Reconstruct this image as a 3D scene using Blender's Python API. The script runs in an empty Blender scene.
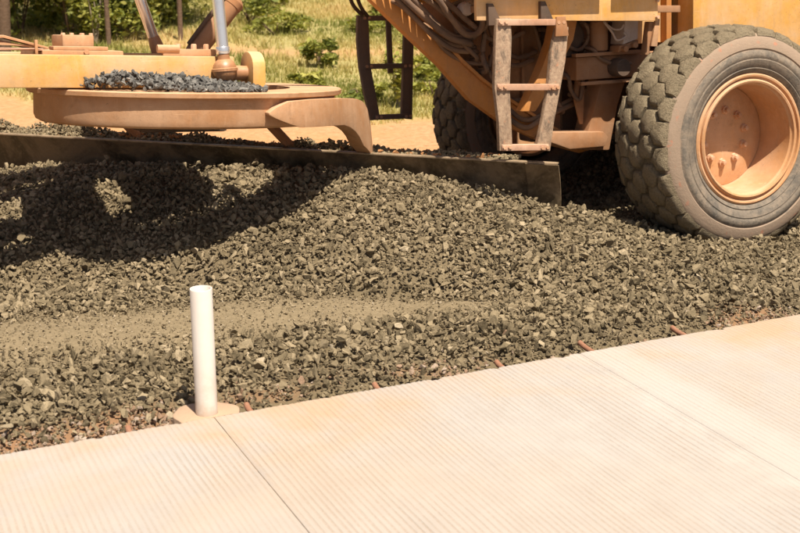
import bpy, bmesh, math
import numpy as np
from mathutils import Vector, Matrix

R = math.radians
scene = bpy.context.scene
col = scene.collection

# ------------------------------------------------------------------ camera
cam_d = bpy.data.cameras.new('camera')
cam = bpy.data.objects.new('camera', cam_d); col.objects.link(cam)
cam.location = (0, 0, 2.0)
cam.rotation_euler = (R(90 - 16.6), 0, R(-25.1))
cam_d.sensor_width = 36.0
cam_d.lens = 57.51
cam_d.clip_start = 0.05
cam_d.clip_end = 600
cam_d.dof.use_dof = True
cam_d.dof.focus_distance = 6.9
cam_d.dof.aperture_fstop = 4.5
scene.camera = cam

# ------------------------------------------------------------------ light
SUN = Vector((0.03, -0.42, 0.905)).normalized()
world = bpy.data.worlds.new('World'); scene.world = world
world.use_nodes = True
wn = world.node_tree; wn.nodes.clear()
sky = wn.nodes.new('ShaderNodeTexSky'); sky.sky_type = 'NISHITA'
sky.sun_disc = False
sky.sun_elevation = math.asin(SUN.z)
sky.sun_rotation = math.atan2(SUN.x, SUN.y)
sky.dust_density = 3.0
sky.air_density = 0.8
bg = wn.nodes.new('ShaderNodeBackground'); bg.inputs['Strength'].default_value = 0.055
wo = wn.nodes.new('ShaderNodeOutputWorld')
wn.links.new(sky.outputs[0], bg.inputs[0]); wn.links.new(bg.outputs[0], wo.inputs[0])
sun_d = bpy.data.lights.new('sun', 'SUN'); sun_d.energy = 5.0; sun_d.angle = R(0.5)
sun_d.color = (1.0, 0.90, 0.76)
sun = bpy.data.objects.new('sun', sun_d); col.objects.link(sun)
sun.rotation_euler = SUN.to_track_quat('Z', 'Y').to_euler()
sun.location = (0, -5, 20)
vs = scene.view_settings
vs.view_transform = 'Standard'; vs.look = 'None'; vs.gamma = 1.0; vs.exposure = 0.75
vs.use_curve_mapping = False

rng = np.random.default_rng(11)

# ------------------------------------------------------------------ helpers
def tag(o, label=None, cat=None, group=None, kind=None):
    if label: o['label'] = label
    if cat: o['category'] = cat
    if group: o['group'] = group
    if kind: o['kind'] = kind
    return o

def link(name, me, parent=None, loc=None):
    o = bpy.data.objects.new(name, me); col.objects.link(o)
    if parent: o.parent = parent
    if loc is not None: o.location = loc
    return o

def empty(name, loc=(0, 0, 0), parent=None):
    o = link(name, None, parent, loc); o.empty_display_size = 0.2
    return o

def setmat(me, m):
    if m: me.materials.append(m)

def pymesh(name, V, F, m, parent=None, smooth=False):
    me = bpy.data.meshes.new(name)
    me.from_pydata([tuple(map(float, v)) for v in V], [], F)
    bm = bmesh.new(); bm.from_mesh(me); bmesh.ops.recalc_face_normals(bm, faces=bm.faces); bm.to_mesh(me); bm.free()
    if smooth: me.shade_smooth()
    else: me.shade_flat()
    setmat(me, m)
    return link(name, me, parent)

def np_mesh(name, V, T, m, parent=None, attrs=None, smooth=False):
    """big triangle / quad mesh from numpy arrays"""
    me = bpy.data.meshes.new(name)
    n = T.shape[1]
    me.vertices.add(len(V)); me.vertices.foreach_set('co', np.ascontiguousarray(V, np.float32).ravel())
    me.loops.add(T.size); me.loops.foreach_set('vertex_index', np.ascontiguousarray(T, np.int32).ravel())
    me.polygons.add(len(T)); me.polygons.foreach_set('loop_start', np.arange(0, T.size, n, dtype=np.int32))
    if attrs:
        for k, a in attrs.items():
            at = me.attributes.new(k, 'FLOAT', 'POINT'); at.data.foreach_set('value', np.ascontiguousarray(a, np.float32))
    me.update(calc_edges=True)
    if smooth: me.shade_smooth()
    else: me.shade_flat()
    setmat(me, m)
    return link(name, me, parent)

def finish(bm, name, m, parent, bevel=0.0, smooth_angle=None, seg=2):
    bmesh.ops.remove_doubles(bm, verts=bm.verts, dist=1e-5)
    bmesh.ops.recalc_face_normals(bm, faces=bm.faces)
    if bevel > 0:
        es = [e for e in bm.edges if len(e.link_faces) == 2 and e.calc_face_angle(0) > 0.5]
        bmesh.ops.bevel(bm, geom=es, offset=bevel, segments=seg, affect='EDGES', profile=0.6, clamp_overlap=True)
    me = bpy.data.meshes.new(name); bm.to_mesh(me); bm.free()
    me.shade_smooth()
    me.set_sharp_from_angle(angle=R(38))
    setmat(me, m)
    return link(name, me, parent)

def add_prism(bm, pts, off, xf=None):
    off = np.array(off, float)
    a = [np.array(p, float) for p in pts]; b = [p + off for p in a]
    if xf: a = [xf(p) for p in a]; b = [xf(p) for p in b]
    va = [bm.verts.new(tuple(map(float, p))) for p in a]; vb = [bm.verts.new(tuple(map(float, p))) for p in b]
    bm.faces.new(va); bm.faces.new(vb[::-1])
    n = len(va)
    for i in range(n): bm.faces.new((va[i], vb[i], vb[(i + 1) % n], va[(i + 1) % n]))

def prism(name, pts, off, m, parent, bevel=0.006, xf=None):
    bm = bmesh.new(); add_prism(bm, pts, off, xf)
    return finish(bm, name, m, parent, bevel)

def boxpts(x0, x1, y0, z0, z1): return [(x0, y0, z0), (x1, y0, z0), (x1, y0, z1), (x0, y0, z1)]
def box(name, x0, x1, y0, y1, z0, z1, m, parent, bevel=0.006, xf=None):
    return prism(name, boxpts(x0, x1, y0, z0, z1), (0, y1 - y0, 0), m, parent, bevel, xf)

def poly_y(pts, y): return [(p[0], y, p[1]) for p in pts]

def catmull(P, k=6):
    P = np.array(P, float)
    if len(P) < 3 or k < 2: return P
    Q = np.vstack([2 * P[0] - P[1], P, 2 * P[-1] - P[-2]]); out = []
    for i in range(1, len(Q) - 2):
        p0, p1, p2, p3 = Q[i - 1:i + 3]
        for t in np.linspace(0, 1, k, endpoint=False):
            out.append(.5 * ((2 * p1) + (p2 - p0) * t + (2 * p0 - 5 * p1 + 4 * p2 - p3) * t * t + (3 * p1 - p0 - 3 * p2 + p3) * t ** 3))
    out.append(P[-1]); return np.array(out)

def add_tube(bm, P, r, n=10):
    P = np.array(P, float); r = np.broadcast_to(np.array(r, float), (len(P),))
    T = np.gradient(P, axis=0); T /= np.linalg.norm(T, axis=1)[:, None]
    up = np.array([0, 0, 1.]) if abs(T[0][2]) < .9 else np.array([1., 0, 0])
    rings = []
    for p, t, rr in zip(P, T, r):
        a = np.cross(t, up); a /= np.linalg.norm(a); b = np.cross(t, a); up = np.cross(a, t) if False else up
        rings.append([bm.verts.new(tuple(map(float, p + rr * (a * math.cos(q) + b * math.sin(q))))) for q in np.linspace(0, 2 * math.pi, n, endpoint=False)])
    for A_, B_ in zip(rings[:-1], rings[1:]):
        for i in range(n): bm.faces.new((A_[i], A_[(i + 1) % n], B_[(i + 1) % n], B_[i]))
    bm.faces.new(rings[0][::-1]); bm.faces.new(rings[-1])

def tube(name, P, r, m, parent, n=10, k=6):
    bm = bmesh.new()
    Q = catmull(P, k)
    rr = np.interp(np.linspace(0, 1, len(Q)), np.linspace(0, 1, len(np.atleast_1d(r))), np.atleast_1d(r))
    add_tube(bm, Q, rr, n)
    return finish(bm, name, m, parent)

def add_lathe(bm, prof, n=48, axis='y', c=(0, 0, 0), closed=False, xf=None):
    """prof: (radius, along) pairs"""
    rings = []
    for r, a in prof:
        ring = []
        for q in np.linspace(0, 2 * math.pi, n, endpoint=False):
            u, v = r * math.cos(q), r * math.sin(q)
            p = {'y': (u, a, v), 'z': (u, v, a), 'x': (a, u, v)}[axis]
            p = np.array(p) + np.array(c)
            if xf: p = xf(p)
            ring.append(bm.verts.new(tuple(map(float, p))))
        rings.append(ring)
    pairs = list(zip(rings[:-1], rings[1:]))
    if closed: pairs.append((rings[-1], rings[0]))
    for A_, B_ in pairs:
        for i in range(n): bm.faces.new((A_[i], A_[(i + 1) % n], B_[(i + 1) % n], B_[i]))
    if not closed:
        if prof[0][0] > 1e-4: bm.faces.new(rings[0][::-1])
        if prof[-1][0] > 1e-4: bm.faces.new(rings[-1])

def lathe(name, prof, m, parent, n=48, axis='y', c=(0, 0, 0), closed=False, xf=None):
    bm = bmesh.new(); add_lathe(bm, prof, n, axis, c, closed, xf)
    return finish(bm, name, m, parent)

# value noise
_tab = np.random.default_rng(5).random((256, 256))
def vnoise(x, y):
    x = np.asarray(x, float); y = np.asarray(y, float)
    xi = np.floor(x).astype(int); yi = np.floor(y).astype(int); fx = x - xi; fy = y - yi
    fx = fx * fx * (3 - 2 * fx); fy = fy * fy * (3 - 2 * fy)
    g = lambda a, b: _tab[a & 255, b & 255]
    return (g(xi, yi) * (1 - fx) + g(xi + 1, yi) * fx) * (1 - fy) + (g(xi, yi + 1) * (1 - fx) + g(xi + 1, yi + 1) * fx) * fy
def fbm(x, y, o=4):
    s = 0; a = .5; n = 0
    for i in range(o):
        s = s + a * vnoise(x * 2 ** i + 17 * i, y * 2 ** i + 31 * i); n += a; a *= .5
    return s / n
def sstep(a, b, x):
    t = np.clip((np.asarray(x, float) - a) / (b - a), 0, 1); return t * t * (3 - 2 * t)

# ------------------------------------------------------------------ materials
class M:
    def __init__(s, name, rough=.8, metal=0., spec=.3):
        s.m = bpy.data.materials.new(name); s.m.use_nodes = True
        s.t = s.m.node_tree; s.n = s.t.nodes
        s.b = s.n['Principled BSDF']; s.out = s.n['Material Output']
        s.b.inputs['Roughness'].default_value = rough; s.b.inputs['Metallic'].default_value = metal
        s.b.inputs['Specular IOR Level'].default_value = spec
        s.geo = s.n.new('ShaderNodeNewGeometry'); s.tc = s.n.new('ShaderNodeTexCoord')
    def l(s, a, b): s.t.links.new(a, b)
    def pos(s): return s.geo.outputs['Position']
    def obj(s): return s.tc.outputs['Object']
    def noise(s, vec, scale, detail=6, rough=.6, dist=0.):
        n = s.n.new('ShaderNodeTexNoise'); n.inputs['Scale'].default_value = scale
        n.inputs['Detail'].default_value = detail; n.inputs['Roughness'].default_value = rough; n.inputs['Distortion'].default_value = dist
        s.l(vec, n.inputs['Vector']); return n.outputs['Fac']
    def voro(s, vec, scale, out='Distance'):
        n = s.n.new('ShaderNodeTexVoronoi'); n.inputs['Scale'].default_value = scale; s.l(vec, n.inputs['Vector']); return n.outputs[out]
    def ramp(s, fac, stops):
        r = s.n.new('ShaderNodeValToRGB'); e = r.color_ramp.elements
        while len(e) < len(stops): e.new(.5)
        for el, (p, c) in zip(e, stops):
            el.position = p; el.color = (*c, 1) if not isinstance(c, (int, float)) else (c, c, c, 1)
        s.l(fac, r.inputs['Fac']); return r.outputs['Color']
    def mix(s, fac, a, b, mode='MIX'):
        x = s.n.new('ShaderNodeMix'); x.data_type = 'RGBA'; x.blend_type = mode
        for sock, v in ((x.inputs['Factor'], fac), (x.inputs['A'], a), (x.inputs['B'], b)):
            if hasattr(v, 'is_linked'): s.l(v, sock)
            elif isinstance(v, (int, float)): sock.default_value = v
            else: sock.default_value = (*v, 1)
        return x.outputs['Result']
    def math(s, op, a, b=0., clamp=False):
        x = s.n.new('ShaderNodeMath'); x.operation = op; x.use_clamp = clamp
        for sock, v in zip(x.inputs, (a, b)):
            if hasattr(v, 'is_linked'): s.l(v, sock)
            else: sock.default_value = v
        return x.outputs[0]
    def attr(s, name):
        a = s.n.new('ShaderNodeAttribute'); a.attribute_name = name; return a.outputs['Fac']
    def color(s, c):
        if hasattr(c, 'is_linked'): s.l(c, s.b.inputs['Base Color'])
        else: s.b.inputs['Base Color'].default_value = (*c, 1)
        return s
    def bump(s, h, strength=.5, dist=.01):
        b = s.n.new('ShaderNodeBump'); b.inputs['Strength'].default_value = strength; b.inputs['Distance'].default_value = dist
        s.l(h, b.inputs['Height']); s.l(b.outputs[0], s.b.inputs['Normal']); return s
    def rough(s, f): s.l(f, s.b.inputs['Roughness']); return s

def up_z(k):
    x = k.n.new('ShaderNodeSeparateXYZ'); k.l(k.geo.outputs['Normal'], x.inputs[0]); return x.outputs['Z']

DUST = (.50, .33, .20)
def paint(name, base, dust=.5, dustc=DUST, rough=.55, metal=0., grime=(.16, .09, .05), gr=.25, spec=.35):
    k = M(name, rough, metal, spec)
    n1 = k.noise(k.pos(), 5, 8, .65); n2 = k.noise(k.pos(), 38, 6, .7); n3 = k.noise(k.pos(), 2.2, 5, .6, .6)
    c = k.mix(k.ramp(n2, [(.3, 0.), (.75, 1.)]), base, tuple(v * .82 for v in base))
    f = k.math('MULTIPLY', k.ramp(k.math('ADD', k.math('MULTIPLY', n1, .6), k.math('MULTIPLY', n3, .4)), [(.40, .12), (.60, 1.)]), dust)
    c = k.mix(f, c, dustc)
    g = k.math('MULTIPLY', k.ramp(k.noise(k.pos(), 11, 7, .75), [(.55, 0.), (.72, 1.)]), gr)
    c = k.mix(g, c, grime)
    ud = k.math('MULTIPLY', k.ramp(up_z(k), [(.45, 0.), (.9, 1.)]), k.ramp(n1, [(.3, .25), (.62, .85)]))
    c = k.mix(ud, c, tuple(v * 1.05 for v in dustc))
    mp = k.n.new('ShaderNodeMapping'); mp.inputs['Scale'].default_value = (9, 9, 1.6); k.l(k.pos(), mp.inputs[0])
    sk = k.noise(mp.outputs[0], 2.2, 7, .7, .3)
    c = k.mix(k.math('MULTIPLY', k.ramp(sk, [(.50, 0.), (.68, 1.)]), .30), c, tuple(v * .62 for v in dustc))
    c = k.mix(k.math('MULTIPLY', k.ramp(sk, [(.30, 1.), (.42, 0.)]), .30), c, tuple(min(.8, v * 1.22) for v in dustc))
    sp = k.ramp(k.noise(k.pos(), 75, 3, .6), [(.66, 0.), (.71, 1.)])
    zone = k.ramp(k.noise(k.pos(), 3.1, 4, .6), [(.42, 0.), (.6, .7)])
    c = k.mix(k.math('MULTIPLY', sp, zone), c, (.17, .115, .07))
    sc = k.n.new('ShaderNodeMapping'); sc.inputs['Scale'].default_value = (1.5, 6, 40); sc.inputs['Rotation'].default_value = (.2, .35, .4); k.l(k.pos(), sc.inputs[0])
    scr = k.ramp(k.noise(sc.outputs[0], 3, 3, .5), [(.69, 0.), (.72, 1.)])
    c = k.mix(k.math('MULTIPLY', scr, .30), c, tuple(min(.8, v * 1.3) for v in dustc))
    k.color(c); k.rough(k.ramp(f, [(0., rough), (1., .95)])); k.bump(k.math('ADD', n2, k.math('MULTIPLY', sp, .4)), .35, .004)
    return k.m

m_yellow = paint('yellow_paint_dusty', (.66, .34, .075), .80, (.60, .41, .245), .5, gr=.12)
m_hood = paint('yellow_paint_hood', (.68, .35, .07), .72, (.62, .42, .25), .5, gr=.10)
m_ring = paint('dusty_orange_steel', (.42, .205, .085), .72, (.54, .345, .21), .7, gr=.42)
m_frame = paint('brown_dusty_frame', (.33, .145, .055), .75, (.36, .215, .125), .8, gr=.5)
m_frame2 = paint('orange_frame', (.55, .22, .045), .5, (.46, .24, .11), .6, gr=.15)
m_rim = paint('rim_paint', (.52, .26, .105), .6, (.55, .355, .225), .6, grime=(.20, .10, .05), gr=.40)
m_dark = paint('dark_grime', (.06, .045, .035), .6, (.16, .10, .065), .9, gr=.2)
m_hose = paint('dusty_hose', (.10, .07, .055), .85, (.27, .16, .09), .9, gr=.2)
m_ladder = paint('worn_grey_step', (.21, .15, .105), .7, (.36, .255, .17), .8, grime=(.045, .035, .03), gr=.95)
k = M('worn_step_rail', .75, 0., .3)
mp = k.n.new('ShaderNodeMapping'); mp.inputs['Scale'].default_value = (8, 8, 3.2); k.l(k.pos(), mp.inputs[0])
a1 = k.noise(mp.outputs[0], 1.6, 8, .75, .6); a2 = k.noise(k.pos(), 45, 6, .75)
c = k.mix(k.ramp(a2, [(.35, 0.), (.65, 1.)]), (.24, .16, .105), (.40, .285, .19))
c = k.mix(k.math('MULTIPLY', k.ramp(a1, [(.50, 0.), (.64, 1.)]), .75), c, (.065, .05, .04))
c = k.mix(k.ramp(k.noise(k.pos(), 28, 5, .7), [(.62, 0.), (.68, .8)]), c, (.42, .20, .11))
k.color(c); k.bump(k.math('ADD', a1, a2), .5, .006); m_ladder = k.m
m_ladder_rusty = paint('rusty_step', (.42, .22, .13), .7, (.56, .38, .27), .8, grime=(.07, .05, .04), gr=.5)
m_ladder_dark = paint('shaded_side_step', (.16, .12, .095), .6, (.26, .18, .12), .85, gr=.4)  # darker copy of the step paint for the far ladder, shade put into the colour
m_white_box = paint('pale_box', (.50, .42, .36), .5, (.45, .30, .20), .7, gr=.35)
m_copper = paint('oily_ball_joint', (.34, .16, .07), .35, (.52, .30, .16), .35, gr=.3, spec=.6)
m_boltm = paint('bolt_dusty', (.42, .20, .09), .7, (.66, .45, .31), .7, gr=.1)

k = M('chrome_rod', .22, .75); k.color(k.mix(k.ramp(k.noise(k.pos(), 30, 4), [(.5, 0.), (.8, .25)]), (.74, .73, .72), (.5, .4, .3))); m_chrome = k.m
k = M('window_glass', .08, 0., .6); k.color((.03, .035, .03)); m_glass = k.m

# blade steel
k = M('blade_steel', .55, .35, .4)
n = k.noise(k.pos(), 3.2, 8, .7, .8); n2 = k.noise(k.pos(), 45, 5)
c = k.mix(k.ramp(n, [(.42, 0.), (.58, 1.)]), (.10, .075, .045), (.26, .19, .115))
c = k.mix(k.math('MULTIPLY', k.ramp(n2, [(.5, 0.), (.7, 1.)]), .4), c, (.33, .25, .16))
k.color(c); k.bump(n2, .3, .004); k.rough(k.ramp(n, [(.4, .45), (.6, .9)])); m_blade = k.m
k = M('blade_edge_steel', .5, .2, .4)
n = k.noise(k.pos(), 7, 8, .7, .8)
k.color(k.mix(k.ramp(n, [(.4, 0.), (.6, 1.)]), (.20, .15, .09), (.38, .28, .18))); k.bump(n, .2, .003); m_bladetop = k.m

# tyre: tread mud, sidewall rubber with mud towards the shoulder (dirt follows the tyre, not the light)
k = M('tyre_rubber_muddy', .85, 0., .25)
sp = k.n.new('ShaderNodeSeparateXYZ'); k.l(k.obj(), sp.inputs[0])
rr = k.math('SQRT', k.math('ADD', k.math('MULTIPLY', sp.outputs['X'], sp.outputs['X']), k.math('MULTIPLY', sp.outputs['Z'], sp.outputs['Z'])))
nz = k.noise(k.obj(), 9, 8, .7); nf = k.noise(k.obj(), 70, 6, .7); ns = k.noise(k.obj(), 6, 8, .75, 1.5)
rub = k.mix(k.ramp(ns, [(.35, 0.), (.65, 1.)]), (.118, .104, .086), (.25, .198, .145))
rub = k.mix(k.math('MULTIPLY', k.ramp(nf, [(.45, 0.), (.7, 1.)]), .25), rub, (.33, .27, .21))
rub = k.mix(k.math('MULTIPLY', k.ramp(k.noise(k.obj(), 11, 7, .8, .5), [(.50, 0.), (.60, 1.)]), .6), rub, (.082, .076, .066))
ang = k.math('ARCTAN2', sp.outputs['Z'], sp.outputs['X'])
cb = k.n.new('ShaderNodeCombineXYZ'); k.l(k.math('MULTIPLY', ang, 22.), cb.inputs[0]); k.l(k.math('MULTIPLY', rr, 9.), cb.inputs[1])
rub = k.mix(k.math('MULTIPLY', k.ramp(k.noise(cb.outputs[0], 1.6, 4, .6), [(.66, 0.), (.72, 1.)]), .45), rub, (.38, .31, .25))
mudS = k.mix(nz, (.25, .185, .13), (.34, .25, .18))
rn = k.math('ADD', rr, k.math('MULTIPLY', k.math('SUBTRACT', nz, .5), .05))
side = k.mix(k.ramp(rn, [(.515, 0.), (.523, .85), (.56, .95)]), rub, mudS)
redb = k.math('MULTIPLY', k.ramp(k.noise(k.obj(), 16, 4), [(.60, 0.), (.66, 1.)]), k.ramp(rn, [(.55, 0.), (.56, 1.), (.60, 1.), (.62, 0.)]))
side = k.mix(k.math('MULTIPLY', redb, .6), side, (.42, .17, .10))
tread = k.mix(k.ramp(nz, [(.3, 0.), (.7, 1.)]), (.22, .175, .11), (.33, .265, .17))
tread = k.mix(k.math('MULTIPLY', k.ramp(nf, [(.50, 0.), (.66, 1.)]), .65), tread, (.125, .098, .06))
k.color(k.mix(k.attr('tread'), side, tread))
k.bump(k.math('MULTIPLY', k.math('ADD', nf, k.math('MULTIPLY', k.noise(k.obj(), 160, 4), .6)), k.math('ADD', k.math('MULTIPLY', k.attr('tread'), .85), .15)), 1., .02); m_tyre = k.m

# concrete slab
k = M('tined_concrete', .9, 0., .2)
big = k.noise(k.pos(), .9, 6, .6, .4); mid = k.noise(k.pos(), 5, 7, .65); fin = k.noise(k.pos(), 120, 5, .7)
mp = k.n.new('ShaderNodeMapping'); mp.inputs['Scale'].default_value = (40, 3, 1); k.l(k.pos(), mp.inputs[0])
streak = k.noise(mp.outputs[0], 3, 6, .7)
c = k.mix(k.ramp(mid, [(.3, 0.), (.7, 1.)]), (.352, .322, .292), (.395, .368, .340))
st = k.math('MULTIPLY', k.ramp(k.math('ADD', k.math('MULTIPLY', big, .75), k.math('MULTIPLY', mid, .25)), [(.40, 0.), (.58, 1.)]), .85)
sy = k.n.new('ShaderNodeSeparateXYZ'); k.l(k.pos(), sy.inputs[0])
ey = k.ramp(k.math('SUBTRACT', sy.outputs['Y'], 3.4), [(0., .22), (.55, .5), (.95, 1.)])
c = k.mix(k.math('MULTIPLY', st, ey), c, (.405, .285, .18))
c = k.mix(k.math('MULTIPLY', k.ramp(streak, [(.55, 0.), (.7, 1.)]), .16), c, (.27, .21, .16))
gd = k.math('MULTIPLY', k.attr('groove'), k.ramp(k.noise(k.pos(), 60, 4, .7), [(.3, .05), (.65, .42)]))
c = k.mix(gd, c, (.285, .205, .140))
c = k.mix(k.math('MULTIPLY', k.ramp(k.noise(k.pos(), 26, 3), [(.74, 0.), (.78, 1.)]), .6), c, (.20, .12, .075))
jn = k.math('ABSOLUTE', k.math('ADD', k.math('SUBTRACT', sy.outputs['X'], 3.09), k.math('MULTIPLY', k.math('SUBTRACT', mid, .5), .35)))
w1 = k.math('MAXIMUM', k.ramp(jn, [(.08, 1.), (.20, 0.)]), k.math('MULTIPLY', k.ramp(k.noise(k.pos(), 1.3, 6, .7), [(.55, 0.), (.72, 1.)]), .6))
c = k.mix(k.math('MULTIPLY', w1, .45), c, (.44, .41, .375))
k.color(c); k.bump(k.math('ADD', fin, k.math('MULTIPLY', streak, .8)), .5, .005); m_slab = k.m

k = M('footing_concrete', .9, 0., .2); n = k.noise(k.pos(), 14, 8, .7)
k.color(k.mix(n, (.37, .25, .165), (.43, .31, .215))); k.bump(k.noise(k.pos(), 60, 6), .5, .008); m_foot = k.m
k = M('white_plastic', .45, 0., .4); n = k.noise(k.pos(), 9, 8, .7)
zz = k.n.new('ShaderNodeSeparateXYZ'); k.l(k.pos(), zz.inputs[0])
dz = k.math('MULTIPLY', k.ramp(zz.outputs['Z'], [(0., 1.), (.2, .25), (.5, .15)]), k.ramp(n, [(.35, .2), (.7, 1.)]))
k.color(k.mix(dz, (.66, .62, .57), (.50, .34, .22))); m_pipe = k.m
k = M('rusty_bar', .9, 0., .2); k.color(k.mix(k.noise(k.pos(), 60, 4), (.22, .09, .05), (.34, .19, .12))); m_rust = k.m

# gravel
def stone_mat(name, stops, dustc, dusta):
    k = M(name, .92, 0., .15)
    n1 = k.noise(k.pos(), 60, 5, .7); n2 = k.noise(k.pos(), 7, 4)
    c = k.ramp(k.attr('rnd'), stops)
    c = k.mix(k.math('MULTIPLY', k.ramp(n1, [(.35, 0.), (.7, 1.)]), dusta), c, dustc)
    c = k.mix(k.math('MULTIPLY', k.ramp(n2, [(.35, 0.), (.7, 1.)]), .25), c, tuple(v * 1.15 for v in dustc))
    k.color(c); k.bump(k.noise(k.pos(), 150, 5, .75), 1., .007); return k.m
GST = [(0., (.058, .045, .025)), (.3, (.145, .114, .067)), (.7, (.270, .213, .130)), (.94, (.345, .275, .175)), (1., (.42, .35, .25))]
m_stone = stone_mat('crushed_stone', GST, (.28, .220, .135), .45)
m_stone_blue = stone_mat('fresh_blue_stone', [(0., (.05, .049, .047)), (.5, (.155, .150, .140)), (.9, (.27, .26, .235)), (1., (.44, .41, .37))], (.22, .20, .17), .25)
m_pebble = stone_mat('pale_pebble', [(0., (.24, .155, .10)), (.5, (.34, .235, .16)), (1., (.46, .39, .32))], (.33, .20, .12), .3)
k = M('single_stone', .92, 0., .15)
oi = k.n.new('ShaderNodeObjectInfo')
c = k.ramp(oi.outputs['Random'], GST); c = k.mix(k.math('MULTIPLY', k.ramp(k.noise(k.pos(), 60, 5, .7), [(.35, 0.), (.7, 1.)]), .45), c, (.28, .220, .135))
k.color(c); k.bump(k.noise(k.pos(), 130, 5, .7), .8, .006); m_stone1 = k.m

k = M('gravel_fines', .95, 0., .1)
n1 = k.noise(k.pos(), 30, 8, .75); n2 = k.noise(k.pos(), 150, 5, .7); n3 = k.noise(k.pos(), 3, 5)
c = k.mix(k.ramp(n1, [(.35, 0.), (.65, 1.)]), (.170, .133, .080), (.268, .211, .130))
c = k.mix(k.math('MULTIPLY', k.ramp(n3, [(.4, 0.), (.65, 1.)]), .3), c, (.30, .238, .150))
soil = k.mix(n1, (.22, .125, .068), (.35, .20, .11))
c = k.mix(k.attr('coarse'), c, k.mix(n1, (.12, .093, .055), (.20, .156, .094)))  # bed among coarse stones: dark olive stone, with gap shade put into the colour
c = k.mix(k.attr('soil'), c, soil)
k.color(c); k.bump(k.math('ADD', n1, k.math('MULTIPLY', n2, .7)), .7, .012); m_fines = k.m

k = M('ground_soil', .95, 0., .1)
n1 = k.noise(k.pos(), 1.6, 8, .7); n2 = k.noise(k.pos(), 14, 6, .7)
dirt = k.mix(k.ramp(n2, [(.3, 0.), (.7, 1.)]), (.34, .175, .08), (.55, .33, .18))
dirt = k.mix(k.math('MULTIPLY', k.ramp(n1, [(.4, 0.), (.6, 1.)]), .5), dirt, (.46, .235, .10))
straw = k.mix(k.ramp(n2, [(.3, 0.), (.7, 1.)]), (.235, .215, .075), (.41, .335, .15))
k.color(k.mix(k.attr('veg'), dirt, straw)); k.bump(n2, .6, .03); m_ground = k.m

def leaf_mat(name, stops, trans=.35):
    k = M(name, .6, 0., .3)
    c = k.ramp(k.attr('rnd'), stops); k.color(c)
    tr = k.n.new('ShaderNodeBsdfTranslucent'); k.l(k.mix(1., c, (1.0, .95, .45), 'MULTIPLY'), tr.inputs[0])
    mx = k.n.new('ShaderNodeMixShader'); mx.inputs[0].default_value = trans
    k.l(k.b.outputs[0], mx.inputs[1]); k.l(tr.outputs[0], mx.inputs[2]); k.l(mx.outputs[0], k.out.inputs[0]); return k.m
m_leaf = leaf_mat('bush_leaf', [(0., (.05, .065, .015)), (.4, (.17, .20, .04)), (.8, (.35, .35, .075)), (1., (.52, .48, .14))])
m_leaf_y = leaf_mat('sapling_leaf', [(0., (.12, .14, .025)), (.5, (.29, .30, .06)), (1., (.50, .46, .12))])
m_leaf_r = leaf_mat('dry_leaf', [(0., (.12, .09, .03)), (.5, (.22, .18, .06)), (1., (.36, .27, .12))])
m_grass = leaf_mat('grass_blade', [(0., (.19, .21, .045)), (.3, (.33, .32, .09)), (.6, (.55, .45, .18)), (1., (.70, .52, .26))], .4)
k = M('bark', .95, 0., .1); n = k.noise(k.pos(), 24, 7, .7); k.color(k.mix(n, (.07, .045, .03), (.24, .16, .11))); k.bump(n, .8, .02); m_bark = k.m
k = M('pale_bark', .95, 0., .1); n = k.noise(k.pos(), 20, 7, .7); k.color(k.mix(n, (.22, .17, .12), (.42, .34, .25))); k.bump(n, .5, .01); m_bark2 = k.m

# ------------------------------------------------------------------ layout frames
PH = R(5.5); PV = np.array([0, 5.75, 0.])          # the grader leans on the cross slope
Rm = np.array([[1, 0, 0], [0, math.cos(PH), math.sin(PH)], [0, -math.sin(PH), math.cos(PH)]])
def toM(w): return Rm.T @ (np.array(w, float) - PV)
def toW(m): return Rm @ np.array(m, float) + PV
BA = np.array([3.951, 6.265]); BD = np.array([-.6941, .7199]); BD = BD / np.linalg.norm(BD); BN = np.array([-BD[1], -abs(BD[0])])
BN = np.array([-.7199, -.6941]); BN /= np.linalg.norm(BN)
def blade_us(x, y):
    return (x - BA[0]) * BD[0] + (y - BA[1]) * BD[1], (x - BA[0]) * BN[0] + (y - BA[1]) * BN[1]
def blade_w(u, s, z): return np.array([BA[0] + u * BD[0] + s * BN[0], BA[1] + u * BD[1] + s * BN[1], z])
def blade_top(u): return .43 - .0227 * u

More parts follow.
